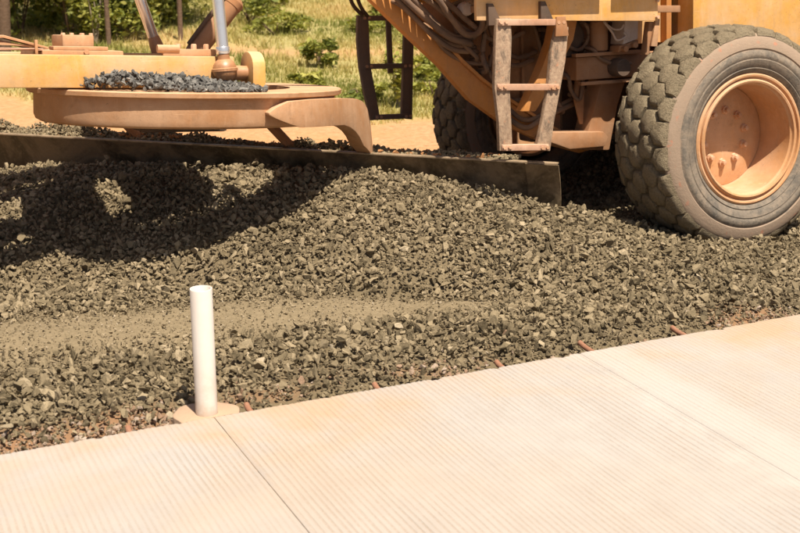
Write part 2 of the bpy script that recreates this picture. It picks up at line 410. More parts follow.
# ------------------------------------------------------------------ gravel height
def gravel_base(x, y):
    b = -.025 - .095 * np.maximum(0, y - 5.95)
    b = b - .045 * (1 - sstep(4.52, 4.85, y))
    b = b + .022 * np.exp(-((y - (5.12 - .03 * (x - 1))) / .22) ** 2) * (1 - sstep(3.2, 4.2, x))
    return b
def gh(x, y):
    x = np.asarray(x, float); y = np.asarray(y, float)
    b = gravel_base(x, y)
    u, s = blade_us(x, y)
    uu = [-1.2, -.6, -.25, -.01, .344, .789, 1.118, 1.664, 2.92, 3.98, 5.0]
    hc = np.interp(u, uu, [-.02, .05, .12, .185, .255, .305, .317, .300, .225, .130, .07])
    toe = np.interp(u, [-.8, -.26, .2, .64, 1.2, 1.74, 2.27, 2.78, 5], [.55, .91, 1.16, 1.33, 1.34, 1.38, 1.46, 1.57, 1.9])
    toe = toe + .10 * (fbm(x * 1.7, y * 1.7, 3) - .5)
    sg = np.clip(s / toe, 0, 1)
    prof = np.clip(1 - sg ** 2.5, 0, 1)
    back = np.where(u > 0.0, 1 - sstep(-.10, -.02, -(-s)) * 0, 1.0)
    f = np.where(s >= 0, prof, np.where(u > .02, np.where(s > -.02, 1., 0.), 1 - sstep(0, .75, -s)))
    h = b + np.maximum(hc - b, 0) * f
    h = h + .37 * np.exp(-(((x - 5.85) / .6) ** 2 + ((y - 8.25) / .5) ** 2))
    h = h + .03 * (fbm(x * 2.3, y * 2.3, 4) - .5) + .02 * (fbm(x * 9, y * 9, 3) - .5) * sstep(.03, .15, h - b)
    return h
def fine_mask(x, y):
    yc = np.interp(x, [-1, .7, 1.18, 1.64, 2.14, 2.63, 3.11, 4.5], [6.15, 5.95, 5.88, 5.76, 5.66, 5.52, 5.36, 5.05])
    hw = np.interp(x, [-1, .7, 1.6, 2.2, 2.8, 3.2, 3.4], [.40, .35, .31, .24, .13, .04, .001])
    hw = hw * (.75 + .5 * fbm(x * 2, y * 2, 3))
    u, s = blade_us(x, y)
    return np.exp(-np.clip(np.abs(y - yc) / hw, 0, 6) ** 3) * np.where(x > 3.4, 0, 1) * (1 - sstep(.008, .035, gh(x, y) - gravel_base(x, y) - .006))

# ------------------------------------------------------------------ ground
def ground_h(x, y):
    x = np.asarray(x, float); y = np.asarray(y, float)
    near = np.minimum(gravel_base(x, y) - .05, -.08)
    near = np.where(y < 4.7, -.18, near)
    far = -.5 + .06 * np.maximum(0, y - 15) + .9 * sstep(35, 90, y) * 6 + .16 * (fbm(x * .25, y * .25, 3) - .5) * sstep(12, 16, y)
    far = far + .03 * (fbm(x * 1.5, y * 1.5, 3) - .5) * sstep(9, 11, y)
    t = sstep(8.6, 10.5, y)
    return near * (1 - t) + far * t
def veg(x, y):
    """1 = grass, 0 = bare dirt"""
    w = 1.6 * (fbm(x * .5, y * .5, 4) - .5)
    edge = np.interp(x, [-5, 2.2, 2.45, 5.7, 9, 30], [16.6, 16.2, 15.4, 12.6, 12.0, 11.5])
    v = sstep(-.35, .35, y - edge + w)
    band = np.interp(x, [-10, 4, 7, 8.3, 30], [20.5, 19.2, 17.6, 17.0, 13.])
    v = v * (1 - .85 * np.exp(-((y - band + .5 * w) / .42) ** 2) * sstep(4, 5.5, x))
    v = v * (1 - .8 * np.exp(-(((x - 10.2) / 1.0) ** 2 + ((y - 25.3) / .55) ** 2)))
    v = v * (1 - .7 * np.exp(-(((x - 14.5) / 2.0) ** 2 + ((y - 29) / .8) ** 2)))
    return v
def grid(xs, ys):
    X, Y = np.meshgrid(xs, ys); nx, ny = len(xs), len(ys)
    i = np.arange(nx * ny).reshape(ny, nx)
    Q = np.stack([i[:-1, :-1], i[:-1, 1:], i[1:, 1:], i[1:, :-1]], -1).reshape(-1, 4)
    return X.ravel(), Y.ravel(), Q
xs = np.concatenate([np.arange(-160, -14, 6), np.arange(-14, 30, .25), np.arange(30, 190, 6)])
ys = np.concatenate([np.arange(-60, 3, 4), np.arange(3.0, 34, .25), np.arange(34, 220, 5)])
gx, gy, gq = grid(xs, ys)
ground = np_mesh('ground', np.stack([gx, gy, ground_h(gx, gy)], 1), gq, m_ground, None, {'veg': veg(gx, gy)}, True)
tag(ground, 'bare orange dirt rising into a grassy slope beyond the machine', 'ground', kind='structure')

# gravel bed
bx_, by_, bq = grid(np.arange(-3.2, 9.51, .025), np.arange(4.535, 9.6, .025))
bz = gh(bx_, by_) - .012 - .010 * (1 - fine_mask(bx_, by_))
bz = bz - .25 * sstep(9.0, 9.6, by_)
soil = (1 - sstep(4.62, 4.95, by_ + .25 * (fbm(bx_ * 3, by_ * 3, 3) - .5))) * sstep(.42, .66, fbm(bx_ * 2.2 + 4, by_ * 4, 3))
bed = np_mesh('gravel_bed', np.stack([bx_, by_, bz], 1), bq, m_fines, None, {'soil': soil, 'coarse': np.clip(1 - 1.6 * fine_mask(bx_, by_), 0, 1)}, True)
tag(bed, 'olive brown crushed gravel spread beside the concrete slabs', 'gravel', kind='structure')

# ------------------------------------------------------------------ stones
def make_shapes(nk, npts, seed, flat=.62, sub=False):
    r = np.random.default_rng(seed); out = []
    for _ in range(nk):
        P = r.normal(size=(npts, 3)); P /= np.linalg.norm(P, axis=1)[:, None]
        P *= (.78 + .35 * r.random((npts, 1))); P *= np.array([1.15, .9, flat]) * (.85 + .3 * r.random(3))
        bm = bmesh.new()
        for p in P: bm.verts.new(tuple(p))
        bmesh.ops.convex_hull(bm, input=bm.verts)
        for v in [v for v in bm.verts if not v.link_faces]: bm.verts.remove(v)
        bmesh.ops.triangulate(bm, faces=bm.faces)
        if sub:
            bmesh.ops.subdivide_edges(bm, edges=bm.edges, cuts=1, use_grid_fill=True)
            bmesh.ops.triangulate(bm, faces=bm.faces)
            for v in bm.verts: v.co = v.co * float(1 + r.normal(0, .055)) + Vector(tuple(r.normal(0, .03, 3)))
        bm.verts.index_update()
        V = np.array([v.co[:] for v in bm.verts]); T = np.array([[v.index for v in f.verts] for f in bm.faces]); bm.free()
        out.append((V * .5, T))
    return out
SH = make_shapes(48, 11, 3)
SHI = make_shapes(30, 11, 8, .60, True)
def rand_rot(n, r):
    q = r.normal(size=(n, 4)); q /= np.linalg.norm(q, axis=1)[:, None]; w, x, y, z = q.T
    return np.stack([1 - 2 * (y * y + z * z), 2 * (x * y - z * w), 2 * (x * z + y * w), 2 * (x * y + z * w), 1 - 2 * (x * x + z * z), 2 * (y * z - x * w),
                     2 * (x * z - y * w), 2 * (y * z + x * w), 1 - 2 * (x * x + y * y)], -1).reshape(n, 3, 3)
def stones(name, P, S, m, parent, r, rnd=None, SH=SH):
    ks = r.integers(0, len(SH), len(P)); Rr = rand_rot(len(P), r)
    rv = r.random(len(P)) if rnd is None else rnd
    Vs, Ts, As, off = [], [], [], 0
    for k_, (V, T) in enumerate(SH):
        ix = np.nonzero(ks == k_)[0]
        if not len(ix): continue
        W = np.einsum('nij,vj->nvi', Rr[ix], V) * S[ix][:, None, None] + P[ix][:, None, :]
        nv = len(V)
        Vs.append(W.reshape(-1, 3)); Ts.append((T[None] + (off + np.arange(len(ix)) * nv)[:, None, None]).reshape(-1, 3))
        As.append(np.repeat(rv[ix], nv)); off += len(ix) * nv
    return np_mesh(name, np.vstack(Vs), np.vstack(Ts), m, parent, {'rnd': np.concatenate(As)})

def in_view(x, y, marg=10.):
    a = np.degrees(np.arctan2(x, y)) - 25.1
    return np.abs(a) < 17.4 + marg
def wheel_block(x, y):   # where the near tyre stands
    return (np.abs(x - 4.99) < .34) & (y > 5.74) & (y < 6.36)

def scatter(sp, x0, x1, y0, y1, r, jit=.5):
    X, Y = np.meshgrid(np.arange(x0, x1, sp), np.arange(y0, y1, sp)); X = X.ravel(); Y = Y.ravel()
    X = X + r.uniform(-jit, jit, X.size) * sp; Y = Y + r.uniform(-jit, jit, Y.size) * sp
    k_ = in_view(X, Y) & (Y > 4.545) & ~wheel_block(X, Y)
    X, Y = X[k_], Y[k_]
    u, s = blade_us(X, Y)
    k_ = ~((s < .03) & (u > -.05)) | (X > 4.35)
    k_ &= ~((s < .03) & (s > -.06) & (u > -.04) & (u < 4.5))
    k_ &= ~((X - 1.297) ** 2 + (Y - 4.575) ** 2 < .15 ** 2)
    return X[k_], Y[k_]

r1 = np.random.default_rng(21)
# coarse layer
X, Y = scatter(.0215, -1.5, 8.2, 4.5, 8.9, r1, .7)
k_ = r1.random(X.size) < np.interp(Y, [4.5, 5.2, 5.6, 6.4], [.78, .84, .96, 1.]); X, Y = X[k_], Y[k_]
fm = fine_mask(X, Y); clump = fbm(X * 3.1, Y * 3.1, 3)
edge = 1 - sstep(4.56, 4.80, Y + .16 * (fbm(X * 2.5, Y * 2.5, 3) - .5))
keep = r1.random(X.size) < (1 - .90 * fm) * (1 - .66 * edge) * (.72 + .5 * clump)
X, Y = X[keep], Y[keep]; fm = fm[keep]; edge = edge[keep]
S = np.clip(np.exp(r1.normal(math.log(.0265), .36, X.size)), .011, .062) * (1 - .45 * edge) * (1 - .52 * fm)
near = sstep(5.9, 4.9, Y) if False else (1 - sstep(5.0, 5.7, Y))
S *= 1 + .06 * near
Z = gh(X, Y) + S * r1.normal(.08, .26, X.size) - .004 * fm
big = np.argsort(-(S * (1 / np.hypot(X, Y)) * np.where(in_view(X, Y, -.6) & (S > .025), 1, 0)))[:300]
mask = np.ones(X.size, bool); mask[big] = False
tone = np.clip(r1.normal(.50, .27, X.size) - .10 * near + .8 * (fbm(X * 5, Y * 5, 3) - .5), 0, .95)
nr = mask & (Y < 5.75) & (S > .016); fr_ = mask & ~nr
tag(stones('loose_gravel', np.stack([X, Y, Z], 1)[nr], S[nr], m_stone, bed, r1, tone[nr], SHI), kind='stuff')
tag(stones('windrow_gravel', np.stack([X, Y, Z], 1)[fr_], S[fr_], m_stone, bed, r1, tone[fr_]), kind='stuff')
sh_me = []
for V, T in SHI[:14]:
    me = bpy.data.meshes.new('stone'); me.from_pydata([tuple(v) for v in V], [], [tuple(int(i) for i in t) for t in T]); me.shade_flat(); setmat(me, m_stone1); sh_me.append(me)
for i in big:
    o = link('stone', sh_me[int(r1.integers(0, 14))], bed, (X[i], Y[i], Z[i] + .15 * S[i]))
    o.scale = (S[i],) * 3; o.rotation_euler = tuple(r1.uniform(0, 6.28, 3))
# small chips everywhere, dense on the fine track
X, Y = scatter(.0215, -1.5, 7.4, 4.5, 7.4, r1, .7)
fm = fine_mask(X, Y); edge = 1 - sstep(4.56, 4.85, Y)
keep = r1.random(X.size) < .30 + .30 * fm + .3 * edge
X, Y, fm = X[keep], Y[keep], fm[keep]
S = np.clip(np.exp(r1.normal(math.log(.014), .35, X.size)), .006, .026) * (1 - .3 * fm)
Z = gh(X, Y) + S * r1.normal(.05, .2, X.size) - .006 - .003 * fm
g2 = stones('gravel_chips', np.stack([X, Y, Z], 1), S, m_stone, bed, r1, np.clip(r1.normal(.62, .2, X.size) + .22 * fm, 0, 1)); tag(g2, kind='stuff')
# pale pebbles in the soil strip along the slab
n = 2600
X = r1.uniform(.2, 4.6, n); Y = 4.545 + np.abs(r1.normal(0, .11, n))
keep = (fbm(X * 2.2 + 4, Y * 4, 3) > .42) & ((X - 1.297) ** 2 + (Y - 4.575) ** 2 > .145 ** 2) & (r1.random(n) < np.where(X < 1.3, 1, .55)); X, Y = X[keep], Y[keep]
S = np.clip(np.exp(r1.normal(math.log(.017), .4, X.size)), .007, .04)
g3 = stones('pale_pebbles', np.stack([X, Y, gh(X, Y) + S * .15], 1), S, m_pebble, bed, r1); tag(g3, kind='stuff')

# ------------------------------------------------------------------ concrete slabs
pave = empty('pavement', (0, 4.52, 0)); tag(pave, 'pale tined concrete pavement stained with orange dust', 'pavement', kind='structure')
J0, JW = 1.308, 1.697
for kk in range(-4, 7):
    x0 = J0 + JW * kk; x1 = x0 + JW
    g0 = .0016 if kk == 0 else .0009; g1_ = .0016 if kk == -1 else .0009
    r2 = np.random.default_rng(100 + kk)
    px, pz, pg = [x0 + g0], [-.004], [.4]
    x = x0 + .012; pitch = .0242
    while x < x1 - .014:
        w = .0062 + .0025 * r2.random(); d = -.0011 - .0009 * r2.random()
        if x + pitch > x1: break
        px += [x, x + w * .45, x + w * 1.0, x + w * 1.5]; pz += [0, d, d, 0]; pg += [0, 1, 1, 0]
        x += pitch * (1 + .10 * r2.normal())
    px.append(x1 - g1_); pz.append(-.004); pg.append(.4)
    px = np.array(px); pz = np.array(pz); pg = np.array(pg)
    rows = [-3.0, 0., 1.5, 2.2] + list(np.arange(2.4, 4.46, .10)) + [4.49, 4.508, 4.518, 4.52, 4.52]
    V = []; G = []
    for ri, yv in enumerate(rows):
        xx = px + np.minimum(1, np.minimum(px - x0, x1 - px) / .1) * (.010 * (fbm(px * 2, np.full(px.size, yv * 1.6), 3) - .5) + .0035 * (vnoise(px * 30, np.full(px.size, yv * 9)) - .5))
        yy = np.full(px.size, yv); wr = .60 + .65 * sstep(.25, .75, fbm(px * 2.5 + 7, np.full(px.size, yv * 2.2), 4)); zz = pz * wr
        if yv > 4.45:
            e = sstep(4.45, 4.52, yv); chip = .022 * np.clip(fbm(px * 14 + 3, px * 0 + 5, 3) - .62, 0, 1) / .2; yy = yy - e * chip
            yy = yy + e * (.010 * (fbm(px * 6, px * 0 + kk, 4) - .5) + .006 * (fbm(px * 40, px * 0 + 9, 3) - .5))
        if ri == len(rows) - 3: zz = zz - .0025
        if ri == len(rows) - 2: zz = zz - .011
        if ri == len(rows) - 1: zz = zz * 0 - .16
        V.append(np.stack([xx, yy - 4.52, zz], 1)); G.append(pg * (0 if ri > len(rows) - 3 else 1) * np.clip(wr, .2, 1.5))
    nx, ny = len(px), len(rows); ii = np.arange(nx * ny).reshape(ny, nx)
    Q = np.stack([ii[:-1, :-1], ii[:-1, 1:], ii[1:, 1:], ii[1:, :-1]], -1).reshape(-1, 4)
    V = np.vstack(V); G = np.concatenate(G); nb = len(V)
    # side walls at the joints
    lo = np.stack([np.r_[V[ii[:, 0], 0], V[ii[:, -1], 0]], np.r_[V[ii[:, 0], 1], V[ii[:, -1], 1]], np.full(2 * ny, -.16)], 1)
    L = nb + np.arange(ny); Rr_ = nb + ny + np.arange(ny)
    Q2 = np.concatenate([np.stack([ii[:-1, 0], ii[1:, 0], L[1:], L[:-1]], 1), np.stack([ii[1:, -1], ii[:-1, -1], Rr_[:-1], Rr_[1:]], 1)])
    np_mesh('slab', np.vstack([V, lo]), np.vstack([Q, Q2]), m_slab, pave, {'groove': np.r_[G, np.zeros(2 * ny)]})

k = M('joint_dirt', .95, 0., .1); n = k.noise(k.pos(), 30, 6, .7); k.color(k.mix(k.ramp(n, [(.4, 0.), (.6, 1.)]), (.10, .065, .04), (.30, .22, .16))); m_joint = k.m
for kk in range(-3, 7):
    x0 = J0 + JW * kk
    pymesh('joint_filler', [(x0 - .004, -7.5, -.0065), (x0 + .004, -7.5, -.0065), (x0 + .004, -.006, -.0065), (x0 - .004, -.006, -.0065)], [(0, 1, 2, 3)], m_joint, pave)
# dowel bars poking out of the slab edge
DL = ['rusty dowel bar among pale pebbles on the open side of the pipe footing', 'rusty dowel bar just past the slab joint beside the pipe footing', 'rusty dowel bar second past the joint next to the pipe', 'rusty dowel bar in orange soil, next before the thin slab joint', 'long rusty dowel bar at the thin slab joint under the blade end', 'rusty dowel bar of the slab facing the big grader wheel']
for i, (x, ln, dz) in enumerate([(.985, .08, -.045), (1.472, .09, -.038), (2.036, .08, -.042), (2.626, .08, -.036), (3.085, .12, -.030), (3.595, .11, -.030)]):
    b = tube('dowel_bar', [(0, -.06, 0), (0, ln * .5, .002), (.004, ln, -.004 + .012)], .0125, m_rust, None, 10, 3)
    b.location = (x, 4.53, dz + .012)
    tag(b, DL[i], 'dowel bar', 'dowel bars along the slab edge')

r5 = np.random.default_rng(91); n = 90
X = r5.uniform(.3, 5.2, n); Y = 4.50 - np.abs(r5.normal(0, .12, n)); S = np.clip(np.exp(r5.normal(math.log(.006), .4, n)), .003, .014)
tag(stones('grit', np.stack([X, Y, S * .22], 1), S, m_stone, pave, r5), kind='stuff')
# white pipe and its footing
bm = bmesh.new()
pr = [(.0435, -.25), (.0435, .508), (.0425, .512), (.0385, .512), (.0375, .508), (.0375, .49), (.0, .488)]
add_lathe(bm, pr, 40, 'z')
pipe = finish(bm, 'white_pipe', m_pipe, None); pipe.location = (1.297, 4.578, 0)
tag(pipe, 'upright white plastic pipe standing at the slab edge beside gravel', 'pipe')
bm = bmesh.new(); pr = [(.0445, -.2), (.12, -.2), (.134, -.03), (.130, -.012), (.118, -.006), (.0445, -.004)]
add_lathe(bm, pr, 44, 'z', closed=True)
for v in bm.verts:
    a = math.atan2(v.co.y, v.co.x); r_ = math.hypot(v.co.x, v.co.y)
    if r_ > .1:
        f = 1 + .05 * math.sin(3 * a + 1) + .03 * math.sin(7 * a); v.co.x *= f; v.co.y *= f
        if v.co.y < -.05: v.co.y = max(v.co.y, -.052)
foot = finish(bm, 'pipe_footing', m_foot, None); foot.location = (1.297, 4.578, 0)
tag(foot, 'round peach coloured concrete footing around the white pipe', 'footing')

# ================================================================== MOTOR GRADER
G = empty('motor_grader', tuple(PV)); G.rotation_euler = (-PH, 0, 0)
tag(G, 'dusty yellow motor grader spreading gravel with its blade beside the pavement', 'grader')
CX, CY, CZ = 2.02, 1.40, .976
sp_, cp_ = math.sin(R(3.6)), math.cos(R(3.6))
def PT(p):   # drawbar and circle hang lower at the rear
    x, y, z = p; dx, dz = x - CX, z - CZ
    return np.array([CX + dx * cp_ + dz * sp_, y, CZ - dx * sp_ + dz * cp_])

# ---- circle (turntable)
bm = bmesh.new()
add_lathe(bm, [(.60, .045), (.60, .012), (.885, .012), (.897, .018), (.899, .040), (.892, .046)], 96, 'z', (CX, CY, CZ), True, PT)
circ = finish(bm, 'circle', m_ring, G)
bm = bmesh.new()
add_lathe(bm, [(.66, .011), (.66, -.12), (.68, -.142), (.83, -.146), (.852, -.134), (.862, -.108), (.860, .011)], 96, 'z', (CX, CY, CZ), True, PT)
finish(bm, 'circle_band', m_ring, circ)
for a in np.arange(0, 360, 11.25):                    # inner teeth
    ca, sa = math.cos(R(a)), math.sin(R(a))
    pts = [np.array([CX + rr_ * ca - tt * sa, CY + rr_ * sa + tt * ca, CZ - .12]) for rr_, tt in ((.58, -.025), (.66, -.04), (.66, .04), (.58, .025))]
    prism('tooth', pts, (0, 0, .08), m_ring, circ, 0, PT)
box('swivel_housing', 1.72, 2.22, 1.25, 1.75, CZ - .21, CZ - .13, m_dark, circ, .02, PT)
# arm with its curved foot (near) and mirrored one behind
ARM = [((2.205, 0.495, 0.906), (2.204, 0.495, 0.895)), ((2.223, 0.497, 0.916), (2.221, 0.497, 0.885)), ((2.247, 0.5, 0.929), (2.243, 0.499, 0.872)), ((2.293, 0.517, 0.943), (2.286, 0.515, 0.852)), ((2.34, 0.536, 0.955), (2.331, 0.533, 0.833)), ((2.407, 0.563, 0.954), (2.397, 0.559, 0.81)), ((2.496, 0.615, 0.952), (2.483, 0.605, 0.802)), ((2.596, 0.691, 0.945), (2.583, 0.682, 0.793)), ((2.71, 0.799, 0.934), (2.695, 0.78, 0.781)), ((2.804, 0.908, 0.924), (2.788, 0.889, 0.769)), ((2.879, 0.998, 0.914), (2.86, 0.975, 0.744)), ((2.945, 1.081, 0.905), (2.924, 1.055, 0.71)), ((2.999, 1.149, 0.894), (2.974, 1.118, 0.668)), ((3.054, 1.218, 0.878), (3.024, 1.18, 0.605)), ((3.095, 1.269, 0.856), (3.065, 1.231, 0.581)), ((3.134, 1.318, 0.813), (3.108, 1.285, 0.552)), ((3.156, 1.345, 0.738), (3.137, 1.321, 0.53)), ((3.168, 1.36, 0.575), (3.167, 1.358, 0.52))]
def arm(name, cols, th):
    V = []; F = []
    for i, (t, b) in enumerate(cols):
        t = np.array(t); b = np.array(b)
        if abs(t[0] - b[0]) < .05: b[:2] = t[:2] = (t[:2] + b[:2]) / 2
        dx = np.array([-.45, .85, 0]) if i > 8 else np.array([0, 1, 0]); dx = dx / np.linalg.norm(dx) * th
        t = t + (0, 0, .0); V += [t, b, b + dx, t + dx]
    n = len(cols)
    for i in range(n - 1):
        a, b = 4 * i, 4 * i + 4
        for q in range(4): F.append((a + q, a + (q + 1) % 4, b + (q + 1) % 4, b + q))
    F.append((0, 1, 2, 3)); F.append(tuple(4 * (n - 1) + q for q in (3, 2, 1, 0)))
    bm = bmesh.new(); vv = [bm.verts.new(tuple(map(float, v))) for v in V]
    for f in F: bm.faces.new([vv[i] for i in f])
    return finish(bm, name, m_ring, circ, .012)
arm('circle_arm', ARM, .11)
# diagonal link from circle to blade
for u_ in (1.75, 2.9):
    e1 = toM(blade_w(u_, -.12, .36)); e0 = e1 + np.array([-.22, .05, .27])
    tube('blade_link', [e0, (e0 + e1) / 2, e1], .032, m_frame, G, 8, 2)

DZ0 = -.024
_PT = PT
def PT(p): return _PT((p[0], p[1], p[2] + DZ0))
# ---- drawbar
b1 = box('drawbar', -.9, 2.16, .93, 1.06, 1.055, 1.225, m_yellow, G, .008, PT)
box('drawbar_beam', -.9, 2.16, 1.80, 1.93, 1.055, 1.225, m_yellow, b1, .008, PT)
box('cross_plate', 1.15, 1.58, 1.065, 1.795, 1.155, 1.247, m_ring, b1, .008, PT)
box('cross_plate', .10, .32, 1.05, 1.82, 1.10, 1.21, m_ring, b1, .008, PT)
box('cross_plate', 1.98, 2.14, 1.05, 1.82, 1.09, 1.20, m_ring, b1, .008, PT)
box('shadow_plate', -.9, .98, 1.061, 1.799, 1.09, 1.13, m_ring, b1, .004, PT)  # plate added between the beams to fill in their shadow on the pile
box('bearing_cap', 1.285, 1.455, 1.22, 1.55, 1.2475, 1.328, m_ring, b1, .010, PT)
for i, (x, y) in enumerate([(1.295, 1.25), (1.345, 1.27), (1.40, 1.26), (1.445, 1.25), (1.34, 1.5), (1.44, 1.48)]):
    lathe('bolt', [(.012, 1.325), (.012, 1.335), (.009, 1.339)], m_boltm, b1, 6, 'z', (x, y, 0), False, PT)
box('top_plate', 1.21, 1.50, 1.075, 1.21, 1.2475, 1.268, m_ring, b1, .005, PT)
lathe('bolt', [(.014, .0), (.014, .02), (.010, .025)], m_boltm, b1, 6, 'y', (1.38, 1.05, 1.240), False, PT)
for i, (x0, x1, y0, z0, dz) in enumerate([(.70, 1.16, 1.08, 1.232, .012), (.78, 1.12, 1.12, 1.262, -.004), (.62, 1.10, 1.16, 1.285, -.03), (.74, 1.19, 1.10, 1.296, -.045)]):
    prism('guard_strip', [(x0, y0, z0), ((x0 + x1) / 2, y0 + .02, z0 + .012), (x1, y0, z0 + dz), (x1, y0, z0 + dz + .012), ((x0 + x1) / 2, y0 + .02, z0 + .026), (x0, y0, z0 + .016)], (0, .22, 0), (m_ladder_rusty, m_ring)[i % 2], b1, .003, PT)
box('guard_post', 1.115, 1.13, 1.07, 1.10, 1.225, 1.30, m_ring, b1, .003, PT)
# small clevis on the beam
box('clevis', 1.78, 2.08, 1.0, 1.045, 1.2255, 1.262, m_ring, b1, .006, PT)
lathe('clevis_pin', [(.022, -.03), (.022, .09)], m_ring, b1, 16, 'x', (1.78, 1.01, 1.262), False, PT)
for x in (1.87, 1.96, 2.03):
    lathe('bolt', [(.016, 1.26), (.016, 1.285), (.012, 1.29)], m_boltm, b1, 6, 'z', (x, 1.03, 0), False, PT)
# lug for the lift cylinder
lug = [(2.235, 1.02), (2.315, 1.02)]
pts = []
for a in np.linspace(0, math.pi, 12): pts.append((2.235, .95 + .115 * math.cos(a), 1.17 + .085 * math.sin(a)))
pts = [(2.235, 1.065, 1.025)] + pts + [(2.235, .835, 1.025)]
prism('cylinder_lug', pts, (.075, 0, 0), m_yellow, b1, .012, PT)
lathe('ball_stud', [(.045, -.14), (.04, .0)], m_copper, b1, 16, 'x', (2.235, .95, 1.135), False, PT)

PT = _PT
# ---- lift cylinders
def lift(P0, P1, r_rod, sock):
    P0 = np.array(P0, float); P1 = np.array(P1, float); d = (P1 - P0); L_ = np.linalg.norm(d); d /= L_
    c = empty('lift_cylinder', tuple(P0), G)
    c.rotation_mode = 'QUATERNION'; c.rotation_quaternion = Vector(d).to_track_quat('Z', 'Y')
    lathe('piston_rod', [(r_rod, .06), (r_rod, .62)], m_chrome, c, 28, 'z')
    lathe('cylinder_barrel', [(.06, .62), (.075, .63), (.075, L_), (.05, L_ + .02)], m_yellow, c, 28, 'z')
    if sock:
        pr = [(.0, -.072)] + [(.068 * math.cos(a), .068 * math.sin(a)) for a in np.linspace(-1.3, -.12, 9)] + [(.072, -.008), (.072, .006), (.068, .008)] + [(.066 * math.cos(a), .066 * math.sin(a)) for a in np.linspace(.14, 1.02, 8)] + [(.0335, .064), (.0335, .10)]
        lathe('ball_socket', pr, m_copper, c, 32, 'z')
        lathe('rod_clamp', [(.036, .085), (.038, .09), (.038, .12), (.035, .125)], m_chrome, c, 28, 'z')
    else:
        lathe('rod_eye', [(.02, -.06), (.045, -.05), (.042, .02), (.036, .06), (.033, .075)], m_copper, c, 24, 'z')
    return c
lift((2.105, .90, 1.125), (2.085, .96, 2.35), .033, True)
lift((1.985, 1.86, 1.235), (1.66, 1.80, 2.35), .033, False)
# circle side-shift cylinder
ss = lathe('side_shift_cylinder', [(.02, -.05), (.05, -.04), (.058, .0), (.060, .34), (.064, .345), (.064, .38), (.045, .40)], m_frame, None, 28, 'z')
ss.parent = G; P0 = np.array([2.12, 1.5, 1.215]); P1 = np.array([2.38, 1.5, 1.497]); ss.location = tuple(P0)
ss.rotation_mode = 'QUATERNION'; ss.rotation_quaternion = Vector(P1 - P0).to_track_quat('Z', 'Y')
lathe('piston_rod', [(.028, .39), (.028, .75)], m_chrome, ss, 20, 'z')
tube('pipe_line', [(-.03, .066, .0), (-.03, .07, .18), (-.03, .066, .37)], .012, m_dark, ss, 8, 3)

# ---- moldboard
def blade_profile():
    zs = np.linspace(0, -.60, 9); return [(.05 - .11 * (1 - ((z + .30) / .30) ** 2) * .9, z) for z in zs]
pf = blade_profile()
bm = bmesh.new(); us = np.linspace(0, 4.45, 24); F_, B_ = [], []
for u_ in us:
    t = blade_top(u_)
    F_.append([bm.verts.new(tuple(toM(blade_w(u_, s - .05, t + z)))) for s, z in pf])
    B_.append([bm.verts.new(tuple(toM(blade_w(u_, s - .076, t + z)))) for s, z in pf])
for i in range(len(us) - 1):
    for j in range(len(pf) - 1):
        bm.faces.new((F_[i][j], F_[i + 1][j], F_[i + 1][j + 1], F_[i][j + 1])); bm.faces.new((B_[i][j + 1], B_[i + 1][j + 1], B_[i + 1][j], B_[i][j]))
    bm.faces.new((F_[i][0], B_[i][0], B_[i + 1][0], F_[i + 1][0])); bm.faces.new((F_[i][-1], F_[i + 1][-1], B_[i + 1][-1], B_[i][-1]))
for i in (0, -1):
    for j in range(len(pf) - 1): bm.faces.new((F_[i][j], F_[i][j + 1], B_[i][j + 1], B_[i][j]))
mb = finish(bm, 'moldboard', m_blade, G)
# end bit on the front of the heel end, top wear strip, rear rail
def bpr(name, u0, u1, s0, s1, z0, z1, m, bev=.004):
    c = [blade_w(u0, s0, blade_top(u0) + z0), blade_w(u1, s0, blade_top(u1) + z0), blade_w(u1, s0, blade_top(u1) + z1), blade_w(u0, s0, blade_top(u0) + z1)]
    off = np.array([*((s1 - s0) * BN), 0])
    c2 = [toM(p) for p in c]; o2 = Rm.T @ off
    return prism(name, c2, o2, m, mb, bev)
bpr('top_edge', -.004, 4.45, -.03, .006, .0005, .012, m_bladetop, .003)
bm = bmesh.new()
for (u0, u1) in ((-.012, .19),):
    vv = []
    for u_ in (u0, u1):
        vv.append([bm.verts.new(tuple(toM(blade_w(u_, s - .05 + dd, blade_top(u_) + z)))) for s, z in pf for dd in (.004, .016)])
    n = len(pf)
    for j in range(n - 1):
        a0, a1 = vv[0], vv[1]
        bm.faces.new((a0[2 * j + 1], a1[2 * j + 1], a1[2 * j + 3], a0[2 * j + 3])); bm.faces.new((a0[2 * j], a0[2 * j + 2], a1[2 * j + 2], a1[2 * j]))
        for a in (a0, a1): bm.faces.new((a[2 * j], a[2 * j + 1], a[2 * j + 3], a[2 * j + 2]))
    bm.faces.new((vv[0][0], vv[1][0], vv[1][1], vv[0][1])); bm.faces.new((vv[0][-2], vv[0][-1], vv[1][-1], vv[1][-2]))
finish(bm, 'end_bit', m_blade, mb)
bpr('rear_rail', .25, 4.40, -.26, -.085, -.12, -.045, m_frame)
bpr('rear_rail', .25, 4.40, -.26, -.12, -.42, -.34, m_frame)

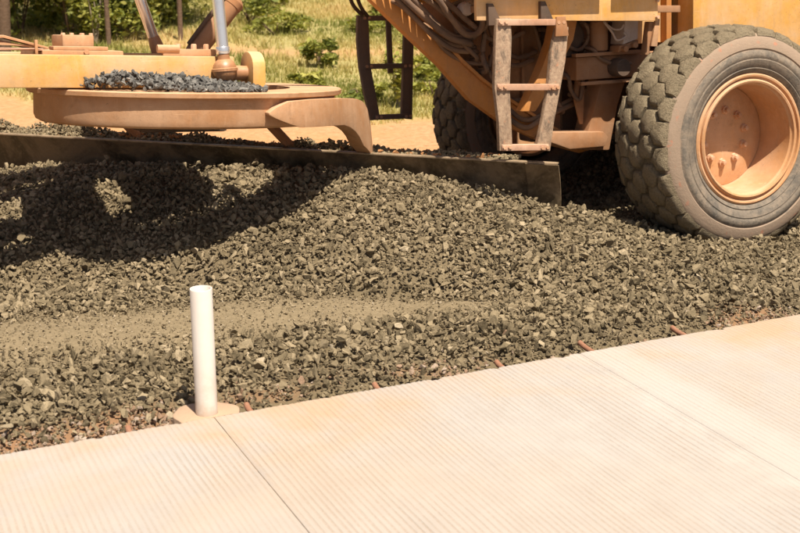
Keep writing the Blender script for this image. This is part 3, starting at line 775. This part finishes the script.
# ---- wheels
def tyre_mesh():
    bm = bmesh.new(); W = .50
    lay = bm.verts.layers.float.new('tread')
    def crown(y): return .648 - .036 * (abs(y - W / 2) / (W / 2)) ** 3.2
    prof = [(.355, .07), (.375, .045), (.384, .030), (.395, .012), (.412, .0), (.418, .004), (.424, -.002), (.45, -.012), (.462, -.0155), (.466, -.0125), (.472, -.0125), (.476, -.0165), (.49, -.017), (.512, -.014), (.516, -.008), (.522, -.007), (.528, -.013), (.550, -.010), (.575, -.002), (.590, .004), (.604, .014), (.612, .024)]
    base = len(prof)
    prof += [(crown(y) - .018, y) for y in np.linspace(.04, W - .04, 9)]
    prof += [(r_, W - y) for r_, y in prof[:base][::-1]]
    add_lathe(bm, prof, 112, 'y', (0, 0, 0), True)
    for v in bm.verts:
        r_ = math.hypot(v.co.x, v.co.z); v[lay] = 1.0 if (.028 < v.co.y < W - .028 and r_ > .58) else (.25 if r_ > .606 else 0.)
    rr_ = np.random.default_rng(77)
    NB = 27; L = .112; P = 2 * math.pi / NB
    for row in range(5):
        y0 = .026 + row * L; y0 = .030 + (W - .06) * row / 4
        for kq in range(NB):
            a0 = (kq + (row % 2) * .5) * P
            hexp = [(0, L * .66), (P * .49, L * .30), (P * .49, -L * .30), (0, -L * .66), (-P * .49, -L * .30), (-P * .49, L * .30)]
            sub = []
            for i in range(6):
                p, q = np.array(hexp[i]), np.array(hexp[(i + 1) % 6]); sub += [p, (p + q) / 2]
            rings = []
            jit = rr_.normal(0, .012, 2)
            for sc, hh in ((.98, -.018), (.93, -.004), (.86, .009), (.68, .015)):
                ring = []
                for p in sub:
                    a = a0 + (p[0] * sc + jit[0]); y = y0 + p[1] * sc + jit[1] * .4
                    y = min(max(y, .004 + (1 - sc) * .12), W - .004 - (1 - sc) * .12)
                    r_ = crown(y) + hh * rr_.uniform(.75, 1.15) + rr_.normal(0, .0022)
                    v = bm.verts.new((r_ * math.cos(a), y, r_ * math.sin(a))); v[lay] = 1.; ring.append(v)
                rings.append(ring)
            for A_, B2 in zip(rings[:-1], rings[1:]):
                for i in range(12): bm.faces.new((A_[i], A_[(i + 1) % 12], B2[(i + 1) % 12], B2[i]))
            c_ = bm.verts.new(tuple(sum((v.co for v in rings[-1]), Vector()) / 12 * 1.002)); c_[lay] = 1.
            for i in range(12): bm.faces.new((rings[-1][i], rings[-1][(i + 1) % 12], c_))
    bmesh.ops.recalc_face_normals(bm, faces=bm.faces)
    me = bpy.data.meshes.new('tyre'); bm.to_mesh(me); bm.free(); me.shade_smooth(); me.set_sharp_from_angle(angle=R(50)); setmat(me, m_tyre); return me
def lathe_me(prof, m, n=72, closed=False, axis='y'):
    bm = bmesh.new(); add_lathe(bm, prof, n, axis, (0, 0, 0), closed); bmesh.ops.recalc_face_normals(bm, faces=bm.faces)
    me = bpy.data.meshes.new('part'); bm.to_mesh(me); bm.free(); me.shade_smooth(); me.set_sharp_from_angle(angle=R(30)); setmat(me, m); return me
tyre_me = tyre_mesh()
rim_me = lathe_me([(.380, .060), (.388, .035), (.386, .020), (.376, .012), (.366, .014), (.362, .030), (.352, .034), (.349, .018), (.340, .010), (.330, .014), (.327, .030), (.318, .040), (.314, .10), (.306, .20), (.302, .42), (.322, .42), (.340, .12), (.372, .075)], m_rim, 96, True)
disc_me = lathe_me([(0., .262), (.06, .262), (.20, .262), (.24, .268), (.302, .285), (.302, .30), (0., .30)], m_rim, 72)
bolt_me = lathe_me([(0., -.040), (.014, -.038), (.016, -.030), (.016, -.018), (.024, -.016), (.026, 0.)], m_boltm, 8)
wheels = [('near front', 4.993, 0.0, 1), ('near rear', 6.55, 0.0, 1), ('far front', 4.993, 2.95, -1), ('far rear', 6.55, 2.95, -1)]
for nm, wx, wy, sg in wheels:
    w = empty('wheel', (wx, wy, .579), G)
    if sg < 0: w.rotation_euler = (0, 0, math.pi)
    link('tyre', tyre_me, w); link('rim', rim_me, w); link('wheel_disc', disc_me, w)
    for i in range(10):
        a = 2 * math.pi * i / 10 + .25
        link('bolt', bolt_me, w, (.158 * math.cos(a), .263, .158 * math.sin(a)))

# ---- rear frame
BAND = [(2.60, 1.86), (2.83, 1.86), (3.251, 1.46), (3.351, 1.353), (3.478, 1.219), (3.608, 1.082), (3.748, .959), (3.912, .839), (4.159, .679), (4.414, .526), (4.527, .472), (4.451, .459), (4.192, .545), (3.907, .679), (3.668, .85), (3.472, 1.065), (3.249, 1.27), (3.04, 1.468)]
fr = prism('frame', poly_y(BAND, 1.0), (0, .07, 0), m_frame2, G, .008)
PLATE = [(3.289, 1.455), (3.791, .948), (4.207, .664), (4.40, .555), (4.36, .62), (4.36, .94), (4.60, 1.08), (4.63, 1.30), (3.4, 1.44)]
prism('frame_plate', poly_y(PLATE, 1.085), (0, .03, 0), m_frame, fr, .004)
# flange running along the top of the diagonal band
bm = bmesh.new(); TOPL = BAND[2:11]
q0 = [(x, z) for x, z in TOPL]; q1 = [(x + .012, z + .014) for x, z in TOPL]
add_prism(bm, poly_y(q0 + q1[::-1], .975), (0, .10, 0)); finish(bm, 'flange', m_frame2, fr, .002)
# ribs on the plate
for x0, z0, z1 in ((3.93, .87, 1.30), (4.07, .79, 1.30)):
    box('plate_rib', x0, x0 + .018, 1.055, 1.085, z0, z1, m_frame, fr, .003)
box('axle_housing', 4.29, 5.6, .78, 2.2, .935, 1.075, m_frame, fr, .012)
box('axle_flange', 4.26, 4.745, .735, .785, 1.078, 1.10, m_frame, fr, .004)
box('axle_flange', 4.30, 4.74, .74, .785, .905, .925, m_frame, fr, .004)
box('axle_lip', 4.60, 4.742, .715, .745, .909, .922, m_ring, fr, .003)
prism('axle_column', poly_y([(4.523, .923), (4.700, .905), (4.640, .758), (4.575, .479), (4.377, .497), (4.470, .771)], .85), (0, .16, 0), m_frame, fr, .012)
prism('axle_foot', poly_y([(4.15, .630), (4.50, .606), (4.535, .572), (4.51, .512), (4.25, .516), (4.10, .575)], .80), (0, .2, 0), m_frame, fr, .012)
prism('hanger_plate', poly_y([(4.364, .931), (4.430, .927), (4.412, .654), (4.39, .655), (4.350, .808)], .90), (0, .015, 0), m_frame, fr, .003)
lathe('drive_coupling', [(.05, -.06), (.055, -.05), (.055, .05), (.04, .06)], m_dark, fr, 24, 'y', (4.57, .74, 1.00))
lathe('tandem_case', [(.10, .40), (.13, .45), (.13, .8)], m_frame, fr, 32, 'y', (4.993, 0.1, .579))
box('tandem_box', 4.80, 6.75, .56, .74, .40, .76, m_frame, fr, .03)
box('tandem_box', 4.80, 6.75, 2.21, 2.39, .40, .76, m_frame, fr, .03)
box('engine_block', 4.42, 7.4, 1.16, 1.87, .55, 1.27, m_dark, fr, .02)
# pivot, gooseneck over the circle (mostly above the picture)
gn = prism('gooseneck', [(3.05, 1.34, 1.80), (3.05, 1.34, 2.2), (2.2, 1.34, 2.55), (-2.0, 1.34, 2.55), (-2.6, 1.34, 1.6), (-2.35, 1.34, 1.6), (-1.9, 1.34, 2.28), (2.1, 1.34, 2.28)], (0, .32, 0), m_hood, G, .015)
box('saddle', 1.75, 2.25, .82, 2.06, 2.2795, 2.42, m_frame, G, .02)

# platform with its yellow side panel, cab above
plf = prism('platform', [(3.46, .50, 1.330), (4.691, .50, 1.276), (4.691, .50, 1.50), (3.46, .50, 1.53)], (0, .03, 0), m_hood, G, .005)
prism('shade_ledge', [(3.46, .385, 1.545), (4.28, .385, 1.525), (4.28, .385, 1.560), (3.46, .385, 1.580)], (0, .17, 0), m_frame, plf, .006)  # unseen ledge, added and sized to shade the upper part of the platform panel
prism('shade_ledge', [(4.36, .385, 1.53), (4.70, .385, 1.525), (4.70, .385, 1.56), (4.36, .385, 1.565)], (0, .113, 0), m_frame, plf, .006)  # second added ledge, set apart so a lit gap stays in the shade
prism('platform_floor', [(3.60, .5325, 1.37), (4.88, .5325, 1.32), (4.88, .5325, 1.36), (3.60, .5325, 1.41)], (0, .6, 0), m_frame, plf, .004)
prism('platform_side', [(4.0, 2.465, 1.40), (4.691, 2.465, 1.38), (4.691, 2.465, 1.50), (4.0, 2.465, 1.52)], (0, .03, 0), m_hood, plf, .005)
for x in (4.70,):
    for z in (1.395, 1.30):
        lathe('bolt', [(.010, -.02), (.010, 0.)], m_boltm, plf, 6, 'y', (x - .02, .50, z))
cab = prism('cab', [(3.44, .56, 1.535), (4.80, .56, 1.535), (4.95, .56, 3.05), (3.45, .56, 3.05)], (0, 1.88, 0), m_hood, G, .03)
for y0, y1 in ((.545, .556), (2.444, 2.455)):
    prism('window', [(3.45, y0, 1.75), (4.70, y0, 1.75), (4.80, y0, 2.85), (3.55, y0, 2.85)], (0, y1 - y0, 0), m_glass, cab, .003)
prism('roof', [(3.30, .45, 3.052), (5.05, .45, 3.052), (5.0, .45, 3.14), (3.36, .45, 3.14)], (0, 2.1, 0), m_hood, cab, .02)
# gusset struts carrying the platform
for x in (3.52, 3.86):
    prism('gusset', [(x, .470, 1.30), (x + .09, .470, 1.30), (x + .03, .470, 1.42), (x, .470, 1.42)], (0, .028, 0), m_dark, plf, .002)
prism('platform_brace', poly_y([(4.098, 1.302), (4.25, 1.295), (4.222, 1.185), (4.135, 1.048), (4.035, .889), (3.95, .777), (3.861, .783), (3.917, .879), (4.011, 1.055), (4.068, 1.181)], .70), (0, .09, 0), m_frame2, plf, .006)
prism('corner_strut', poly_y([(4.70, 1.272), (4.735, 1.27), (4.70, 1.07), (4.67, 1.075)], .60), (0, .05, 0), m_frame, plf, .004)
prism('corner_plate', poly_y([(4.735, 1.285), (4.765, 1.285), (4.745, 1.12), (4.70, 1.125)], .58), (0, .02, 0), m_ring, plf, .003)
# engine hood
hood = prism('engine_hood', [(5.16, .72, .93), (8.2, .72, .86), (8.2, .72, 2.1), (5.16, .72, 2.2)], (0, 1.56, 0), m_hood, G, .03)
box('hood_post', 5.105, 5.157, .70, .86, .9, 2.3, m_hood, hood, .008)
box('hood_wall', 4.80, 5.10, .92, .96, 1.13, 2.3, m_hood, hood, .004)
box('hood_post', 5.02, 5.06, .86, .93, 1.13, 2.3, m_frame2, hood, .006)
lathe('bolt', [(.012, -.02), (.012, 0.)], m_boltm, hood, 6, 'y', (5.13, .70, 1.12))

# valve block, bracket, dark tank, lamp
vb = prism('valve_block', [(4.55, .66, 1.14), (4.66, .66, 1.17), (4.665, .66, 1.285), (4.565, .66, 1.285)], (0, .14, 0), m_white_box, G, .008)
prism('valve_base', [(4.52, .67, 1.095), (4.67, .67, 1.13), (4.67, .67, 1.165), (4.53, .67, 1.135)], (0, .1, 0), m_frame, vb, .006)
lathe('valve_port', [(.018, -.03), (.018, .0)], m_frame, vb, 12, 'y', (4.56, .67, 1.115)); lathe('valve_port', [(.018, -.03), (.018, .0)], m_frame, vb, 12, 'y', (4.63, .67, 1.135))
tube('wire_loop', [(4.43, .68, 1.28), (4.47, .66, 1.22), (4.50, .65, 1.17), (4.56, .645, 1.19), (4.55, .65, 1.215)], .007, m_white_box, vb, 8)
tube('wire_loop', [(4.43, .69, 1.285), (4.48, .67, 1.24), (4.53, .66, 1.235), (4.555, .66, 1.26)], .007, m_white_box, vb, 8)
lathe('filter_canister', [(.04, -.1), (.055, -.09), (.055, .08), (.03, .1)], m_frame, G, 24, 'z', (4.47, .80, 1.20))
lathe('hydraulic_pump', [(.06, -.1), (.11, -.08), (.11, .08), (.06, .12)], m_dark, G, 24, 'y', (4.30, .95, 1.19))
lamp = lathe('work_lamp', [(.0, -.03), (.035, -.028), (.042, -.015), (.044, .01), (.035, .05), (.0, .06)], m_white_box, G, 24, 'y', (3.585, .86, 1.395))
box('lamp_bracket', 3.64, 3.665, .86, .90, 1.33, 1.46, m_dark, G, .003)

HOSES = [([(3.152, 1.491), (3.263, 1.379), (3.401, 1.246), (3.55, 1.157), (3.705, 1.137)], .95, .016), ([(3.229, 1.489), (3.328, 1.388), (3.487, 1.254), (3.627, 1.224), (3.71, 1.267), (3.698, 1.326)], .91, .019),
 ([(3.28, 1.487), (3.427, 1.395), (3.556, 1.297), (3.654, 1.234)], .88, .018), ([(3.365, 1.484), (3.493, 1.404), (3.603, 1.319), (3.683, 1.268), (3.725, 1.313)], .85, .017),
 ([(3.201, 1.433), (3.357, 1.294), (3.518, 1.194), (3.693, 1.167)], .96, .015), ([(3.713, 1.384), (3.737, 1.266), (3.719, 1.118), (3.743, 1.027)], .9, .016),
 ([(3.881, .746), (4.02, .656), (4.165, .707), (4.386, .772)], .97, .017), ([(3.862, .839), (4.021, .705), (4.202, .735), (4.394, .803)], .99, .015),
 ([(3.89, 1.067), (3.994, 1.037), (4.101, 1.067)], 1.0, .016), ([(4.279, .965), (4.314, .87), (4.38, .816), (4.413, 1.05), (4.407, 1.174)], .86, .013),
 ([(4.445, 1.283), (4.504, 1.231), (4.518, 1.156), (4.428, 1.099)], .84, .014), ([(4.40, 1.12), (4.46, 1.06), (4.56, 1.02), (4.66, 1.02)], .76, .012),
 ([(4.469, .86), (4.574, .841), (4.71, .845)], 1.0, .018), ([(3.892, 1.151), (4.009, 1.085), (4.138, 1.114)], 1.02, .015),
 ([(3.10, 1.60), (3.20, 1.47), (3.36, 1.33), (3.50, 1.23), (3.64, 1.19)], .90, .02), ([(3.33, 1.50), (3.45, 1.36), (3.56, 1.25), (3.66, 1.26), (3.68, 1.36), (3.60, 1.44)], .82, .018),
 ([(4.18, 1.28), (4.27, 1.15), (4.36, 1.12), (4.42, 1.20), (4.38, 1.28)], .82, .012), ([(4.469, .80), (4.574, .79), (4.71, .795)], 1.0, .016),
 ([(3.80, 1.30), (3.83, 1.16), (3.80, 1.02), (3.86, .90)], .98, .013), ([(3.72, 1.33), (3.78, 1.22), (3.90, 1.20), (4.02, 1.24)], .96, .014), ([(4.12, 1.27), (4.18, 1.08), (4.20, .90), (4.28, .80)], 1.0, .012),
 ([(4.22, 1.22), (4.25, 1.02), (4.24, .86), (4.32, .74)], .97, .015), ([(3.78, .93), (3.92, .84), (4.10, .83), (4.26, .90)], 1.03, .014), ([(3.45, 1.50), (3.52, 1.36), (3.60, 1.20), (3.70, 1.10)], .93, .014),
 ([(3.38, 1.30), (3.50, 1.16), (3.64, 1.08), (3.76, 1.06)], .985, .013)]
for pts, y, rad in HOSES:
    P = [(x, y + .02 * math.sin(9 * x), z) for x, z in pts]
    P = [(P[0][0] - .03, max(y + .1, 1.09), P[0][2] + .03)] + P + [(P[-1][0] + .03, 1.10, P[-1][2] - .02)]
    tube('hose', P, rad, m_hose, G, 10, 6)

# ---- ladders
def ladder(mats, rails, rungs, y, brk):
    lad = empty('ladder', (rails[0][0][0], y, .6), G)
    ox, oz = rails[0][0][0], .6
    sh = lambda pts: [(px_ - ox, 0, pz_ - oz) for px_, pz_ in pts]
    for i, rl in enumerate(rails):
        prism('rail', sh(rl), (0, .035, 0), mats[0], lad, .006)
    for (x0, z0), (x1, z1) in rungs:
        prism('rung', [(x0 - ox, -.012, z0 - oz - .018), (x1 - ox, -.012, z1 - oz - .018), (x1 - ox, -.012, z1 - oz + .018), (x0 - ox, -.012, z0 - oz + .018)], (0, .045, 0), mats[1], lad, .005)
        for xx, zz in ((x0 + .025, z0), (x1 - .035, z1)):
            for dx in (-.012, .022):
                lathe('bolt', [(.011, -.022), (.011, -.012)], m_boltm, lad, 6, 'y', (xx + dx - ox, 0, zz - oz))
    return lad
l1 = ladder((m_ladder, m_ladder_rusty), [[(3.561, 1.335), (3.652, 1.337), (3.655, 1.213), (3.635, .952), (3.644, .592), (3.558, .594), (3.557, .762), (3.536, .958), (3.551, 1.218)],
            [(3.95, 1.268), (4.032, 1.27), (4.008, 1.08), (3.97, .919), (3.925, .734), (3.894, .565), (3.799, .579), (3.851, .769), (3.889, .948), (3.914, 1.143)]],
           [((3.565, 1.315), (4.00, 1.298)), ((3.548, .956), (3.955, .931)), ((3.570, .612), (3.880, .590))], .45, True)
prism('hanger', [(3.94 - 3.561, -.02, 1.33 - .6), (4.0 - 3.561, -.02, 1.33 - .6), (4.02 - 3.561, -.02, 1.22 - .6), (3.93 - 3.561, -.02, 1.22 - .6)], (0, .018, 0), m_frame, l1, .004)
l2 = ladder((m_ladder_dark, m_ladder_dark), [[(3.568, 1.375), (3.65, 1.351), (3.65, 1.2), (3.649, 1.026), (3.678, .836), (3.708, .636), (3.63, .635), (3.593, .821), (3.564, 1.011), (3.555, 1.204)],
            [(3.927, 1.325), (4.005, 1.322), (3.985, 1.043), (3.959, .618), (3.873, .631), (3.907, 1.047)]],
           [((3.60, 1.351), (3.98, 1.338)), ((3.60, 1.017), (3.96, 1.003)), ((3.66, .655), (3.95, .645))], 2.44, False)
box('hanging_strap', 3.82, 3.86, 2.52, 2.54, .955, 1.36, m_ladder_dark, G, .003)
tube('cable', [(3.50, 2.42, 1.52), (3.53, 2.42, 1.44), (3.60, 2.43, 1.37)], .014, m_dark, G, 8)
tube('cable', [(3.55, 2.42, 1.52), (3.59, 2.42, 1.42), (3.64, 2.43, 1.36)], .014, m_dark, G, 8)

# ---- gravel lying on the machine
r3 = np.random.default_rng(41)
n = 1500
x = r3.uniform(1.31, 2.24, n); t = r3.random(n); y = .55 + .375 * t
hx = np.interp(x, [1.27, 1.38, 1.5, 1.62, 1.8, 2.0, 2.24], [.008, .05, .095, .075, .072, .040, .008])
edge_ok = (x - CX) ** 2 + (y - CY) ** 2 < .86 ** 2
x, y, t, hx = x[edge_ok], y[edge_ok], t[edge_ok], hx[edge_ok]
hz = hx * np.clip(t * 1.5, 0, 1) * r3.random(x.size) ** .45
S = np.clip(np.exp(r3.normal(math.log(.030), .28, x.size)), .015, .05)
Pw = np.array([toW(PT((a, b, CZ + .046 + c + .3 * s))) for a, b, c, s in zip(x, y, hz, S)])
o = stones('gravel', Pw, S, m_stone_blue, None, r3, np.clip(r3.normal(.42, .25, x.size), 0, 1))
tag(o, 'blue grey stones heaped on the round turntable plate of the grader', 'gravel', kind='stuff')
n = 7000
u_ = r3.uniform(.28, 4.4, n); s_ = -.04 - .20 * r3.random(n)
cl = fbm(u_ * 3.1, u_ * 0 + 3, 3); amp = np.clip((cl - .30) * .36, .006, .09) * np.interp(u_, [.28, .6, 1.2, 2, 4.4], [.3, .55, .6, 1.0, 1.3])
hz = amp * r3.random(n) * (1 - np.abs(s_ + .14) / .13).clip(.1, 1)
S = np.clip(np.exp(r3.normal(math.log(.022), .35, n)), .01, .045)
Pw = np.array([blade_w(a, b, blade_top(a) - .012 + c) for a, b, c in zip(u_, s_, hz)])
o = stones('gravel', Pw, S, m_stone, None, r3, np.clip(r3.normal(.55, .22, n), 0, 1))
tag(o, 'muddy stones lying along the top edge of the grader blade', 'gravel', kind='stuff')

k = M('orange_clay', .95, 0., .1); n = k.noise(k.pos(), 40, 6, .7); k.color(k.mix(n, (.30, .13, .05), (.46, .24, .11))); k.bump(n, .8, .01); m_clay = k.m
n = 420
u_ = np.concatenate([r3.normal(2.78, .16, n // 2), r3.uniform(.4, 4.3, n - n // 2)]); s_ = -.06 - .16 * r3.random(n)
S = np.clip(np.exp(r3.normal(math.log(.024), .4, n)), .01, .06)
hz = np.where(np.arange(n) < n // 2, .05, .02) * r3.random(n)
Pw = np.array([blade_w(a, b, blade_top(a) - .008 + c) for a, b, c in zip(u_, s_, hz)])
tag(stones('clay', Pw, S, m_clay, None, r3), 'crumbs of orange clay lying on top of the grader blade', 'clay', kind='stuff')
# ================================================================== vegetation
def leaf_cloud(C_, Rr_, n, size, r, dens=1.0, flat=.0):
    """n leaves spread through clumps; returns V, T, rnd"""
    nc = max(6, int(n / 90))
    cc = r.normal(size=(nc, 3)); cc /= np.linalg.norm(cc, axis=1)[:, None]; cc *= (r.random((nc, 1)) ** .45)
    cc = cc * np.array(Rr_) + np.array(C_)
    ix = r.integers(0, nc, n)
    p = cc[ix] + r.normal(size=(n, 3)) * np.array(Rr_) * .16
    a = r.normal(size=(n, 3)); a[:, 2] = a[:, 2] * .5; a /= np.linalg.norm(a, axis=1)[:, None]
    b = np.cross(a, r.normal(size=(n, 3))); b /= np.linalg.norm(b, axis=1)[:, None]
    s = size * np.exp(r.normal(0, .3, n))[:, None]
    V = np.stack([p - a * s, p - b * s * .42, p + a * s, p + b * s * .42], 1).reshape(-1, 3)
    i = np.arange(n)[:, None] * 4
    T = np.concatenate([i + [0, 1, 2], i + [0, 2, 3]], 0)
    cr = r.random(nc)
    rv = np.clip(.5 * cr[ix] + .5 * r.random(n) + r.normal(0, .08, n), 0, 1)
    return V, T, np.repeat(rv, 4)

def gz(x, y): return float(ground_h(np.array([x]), np.array([y]))[0])
def bush(name, label, x, y, w, h, n, m, size=.05, seed=0, group=None, cat='bush', stemm=None, lift_=.5):
    r = np.random.default_rng(seed); z = gz(x, y)
    root = empty(name, (x, y, z)); tag(root, label, cat, group)
    V, T, a = leaf_cloud((0, 0, h * lift_), (w, w * .8, h * .52), n, size, r)
    V[:, 2] = np.maximum(V[:, 2], .01)
    np_mesh('foliage', V, T, m, root, {'rnd': a})
    for q in range(5):
        aa = r.uniform(0, 6.28); e = np.array([math.cos(aa) * w * .55, math.sin(aa) * w * .5, h * r.uniform(.55, .9)])
        tube('stem', [(0, 0, -.05), e * .45 + r.normal(0, .03, 3), e], [.016, .010, .004], stemm or m_bark, root, 6, 3)
    return root
def tree(label, x, y, H_, rt_, seed, m, n=2600, cr=1.5, base=.55):
    r = np.random.default_rng(seed); z = gz(x, y)
    root = empty('tree', (x, y, z)); tag(root, label, 'tree', None)
    P = [np.array([0, 0, -.1])]
    for q in range(1, 7): P.append(np.array([r.normal(0, .05) * q * .5, r.normal(0, .05) * q * .5, H_ * q / 6]))
    tube('trunk', P, [rt_ * 1.15, rt_, rt_ * .85, rt_ * .7, rt_ * .5, rt_ * .3, rt_ * .12], m_bark, root, 12, 4)
    for q in range(7):
        zz = H_ * r.uniform(base, .92); aa = r.uniform(0, 6.28); L_ = cr * r.uniform(.5, .95)
        tube('limb', [(0, 0, zz), (math.cos(aa) * L_ * .5, math.sin(aa) * L_ * .5, zz + .25), (math.cos(aa) * L_, math.sin(aa) * L_, zz + .6)], [rt_ * .4, rt_ * .25, rt_ * .08], m_bark, root, 6, 3)
    V, T, a = leaf_cloud((0, 0, H_ * .85), (cr, cr, H_ * .3), n, .09, r)
    np_mesh('crown', V, T, m, root, {'rnd': a})
    return root

tree('slim dark trunked tree rising from the thicket behind the bearing cap', 4.10, 18.7, 5.2, .034, 1, m_leaf)
tree('slim tree with reddish bark at the thicket edge behind the chrome rods', 5.25, 19.0, 5.6, .036, 2, m_leaf)
tree('thick dark tree trunk deep in the thicket behind the drawbar strips', 2.60, 18.5, 5.8, .075, 3, m_leaf)
tree('thin leaning tree in the thicket between the chrome rods', 5.35, 22.6, 4.8, .05, 4, m_leaf_r)
BUSH = [(2.2, 19.6, .85, 1.5, m_leaf), (3.1, 20.2, .8, 1.7, m_leaf), (3.75, 19.7, .75, 1.6, m_leaf_y), (4.45, 19.4, .6, 1.2, m_leaf), (5.0, 20.3, .7, 1.4, m_leaf_y), (5.6, 20.6, .65, 1.3, m_leaf), (2.6, 22.0, 1.1, 2.2, m_leaf), (4.0, 22.4, 1.1, 2.3, m_leaf), (5.2, 23.3, 1.0, 2.0, m_leaf_r), (1.2, 21.0, 1.1, 2.0, m_leaf), (6.1, 23.6, .8, 1.8, m_leaf_y)]
lab = ['dense dark green bush behind the drawbar strips at thicket edge', 'tall leafy bush behind the thick dark trunk', 'yellow green leafy bush directly behind the bearing cap', 'low bush at the foot of the slim dark trunk',
       'yellow green bush behind the leaning chrome rod', 'small green bush at the thicket edge beside the grassy slope', 'tall shadowed bush at the back of the thicket behind the thick trunk', 'tallest bush at the back of the thicket behind the bearing cap',
       'dry brownish bush at the back of the thicket behind chrome rods', 'wide dark bush at the outer end of the thicket', 'loose yellow bush beyond the brown side cylinder']
for i, ((x, y, w, h, m), lb) in enumerate(zip(BUSH, lab)):
    bush('bush', lb, x, y, w, h, 2600, m, .052, 200 + i, 'bushes of the roadside thicket')
bush('sapling', 'yellow green leafy sapling seen between the rails of the far ladder', 6.35, 13.6, .26, .95, 650, m_leaf_y, .035, 300, None, 'sapling', m_bark2)
bush('sapling', 'small bare sapling with pale stem inside the thicket', 3.95, 18.9, .35, 1.2, 260, m_leaf_y, .04, 301, None, 'sapling', m_bark2)
SM = [(6.55, 16.6, .30, .36, m_leaf), (5.75, 15.0, .25, .22, m_leaf_y), (7.6, 15.3, .35, .28, m_leaf_y), (7.1, 14.1, .30, .26, m_leaf_y), (9.2, 20.5, .28, .45, m_leaf), (8.4, 19.4, .5, .28, m_leaf_y), (7.0, 19.6, .5, .30, m_leaf_y), (6.9, 20.6, .6, .5, m_leaf), (7.9, 22.2, .5, .3, m_leaf_y), (6.05, 13.9, .3, .22, m_leaf)]
SL = ['round dark shrub in the grass just beyond the turntable plate', 'low shrub in grass behind the cylinder lug', 'spreading green shrub left of the far ladder below the dirt track', 'leafy shrub beside the sapling near the far ladder', 'small dark shrub on the upper slope beyond the dirt track',
      'flat green shrub patch on the slope beyond the dirt track', 'yellowish shrub patch near the brown side cylinder', 'pale topped shrub between chrome rod and slope', 'faint green shrub high on the slope', 'weedy green clump at the dirt edge behind the far ladder']
for i, ((x, y, w, h, m), lb) in enumerate(zip(SM, SL)):
    bush('shrub', lb, x, y, w, h, 900, m, .04, 400 + i, 'shrubs on the grassy slope', 'shrub')

# grass
r4 = np.random.default_rng(61)
n = 60000
y = 11.3 + 24 * r4.random(n) ** 1.25; x = r4.uniform(-4, 22, n)
k_ = in_view(x, y, 4); x, y = x[k_], y[k_]
v = veg(x, y); k_ = r4.random(x.size) < v ** 1.5 * (.45 + .9 * fbm(x * 1.2, y * 1.2, 3)); x, y = x[k_], y[k_]
nb = 7
x = np.repeat(x, nb) + r4.normal(0, .05, x.size * nb); y = np.repeat(y, nb) + r4.normal(0, .05, x.size)
z = ground_h(x, y) - .01
gr = fbm(x * .8 + 3, y * .8, 4)
bandg = np.exp(-((y - np.interp(x, [2, 6, 9, 20], [19, 15.2, 14.0, 12])) / 1.5) ** 2) + .8 * np.exp(-((y - np.interp(x, [2, 7, 10, 20], [24, 19.6, 18.4, 16])) / 1.0) ** 2)
dry = np.clip(.55 - .55 * bandg + 1.6 * (gr - .5) + r4.normal(0, .12, x.size), 0, 1)
h = (.04 + .09 * r4.random(x.size)) * (.7 + .8 * fbm(x * .9, y * .9, 3))
w = .006 + .007 * r4.random(x.size); th = r4.uniform(0, 6.28, x.size); ln = r4.uniform(.1, .7, x.size) * h; la = r4.uniform(0, 6.28, x.size)
V = np.stack([np.stack([x - w * np.cos(th), y - w * np.sin(th), z], 1), np.stack([x + w * np.cos(th), y + w * np.sin(th), z], 1), np.stack([x + ln * np.cos(la), y + ln * np.sin(la), z + h], 1)], 1).reshape(-1, 3)
o = np_mesh('grass', V, np.arange(len(V)).reshape(-1, 3), m_grass, None, {'rnd': np.repeat(dry, 3)})
tag(o, 'dry yellow and green grass covering the slope beyond the dirt', 'grass', kind='stuff')
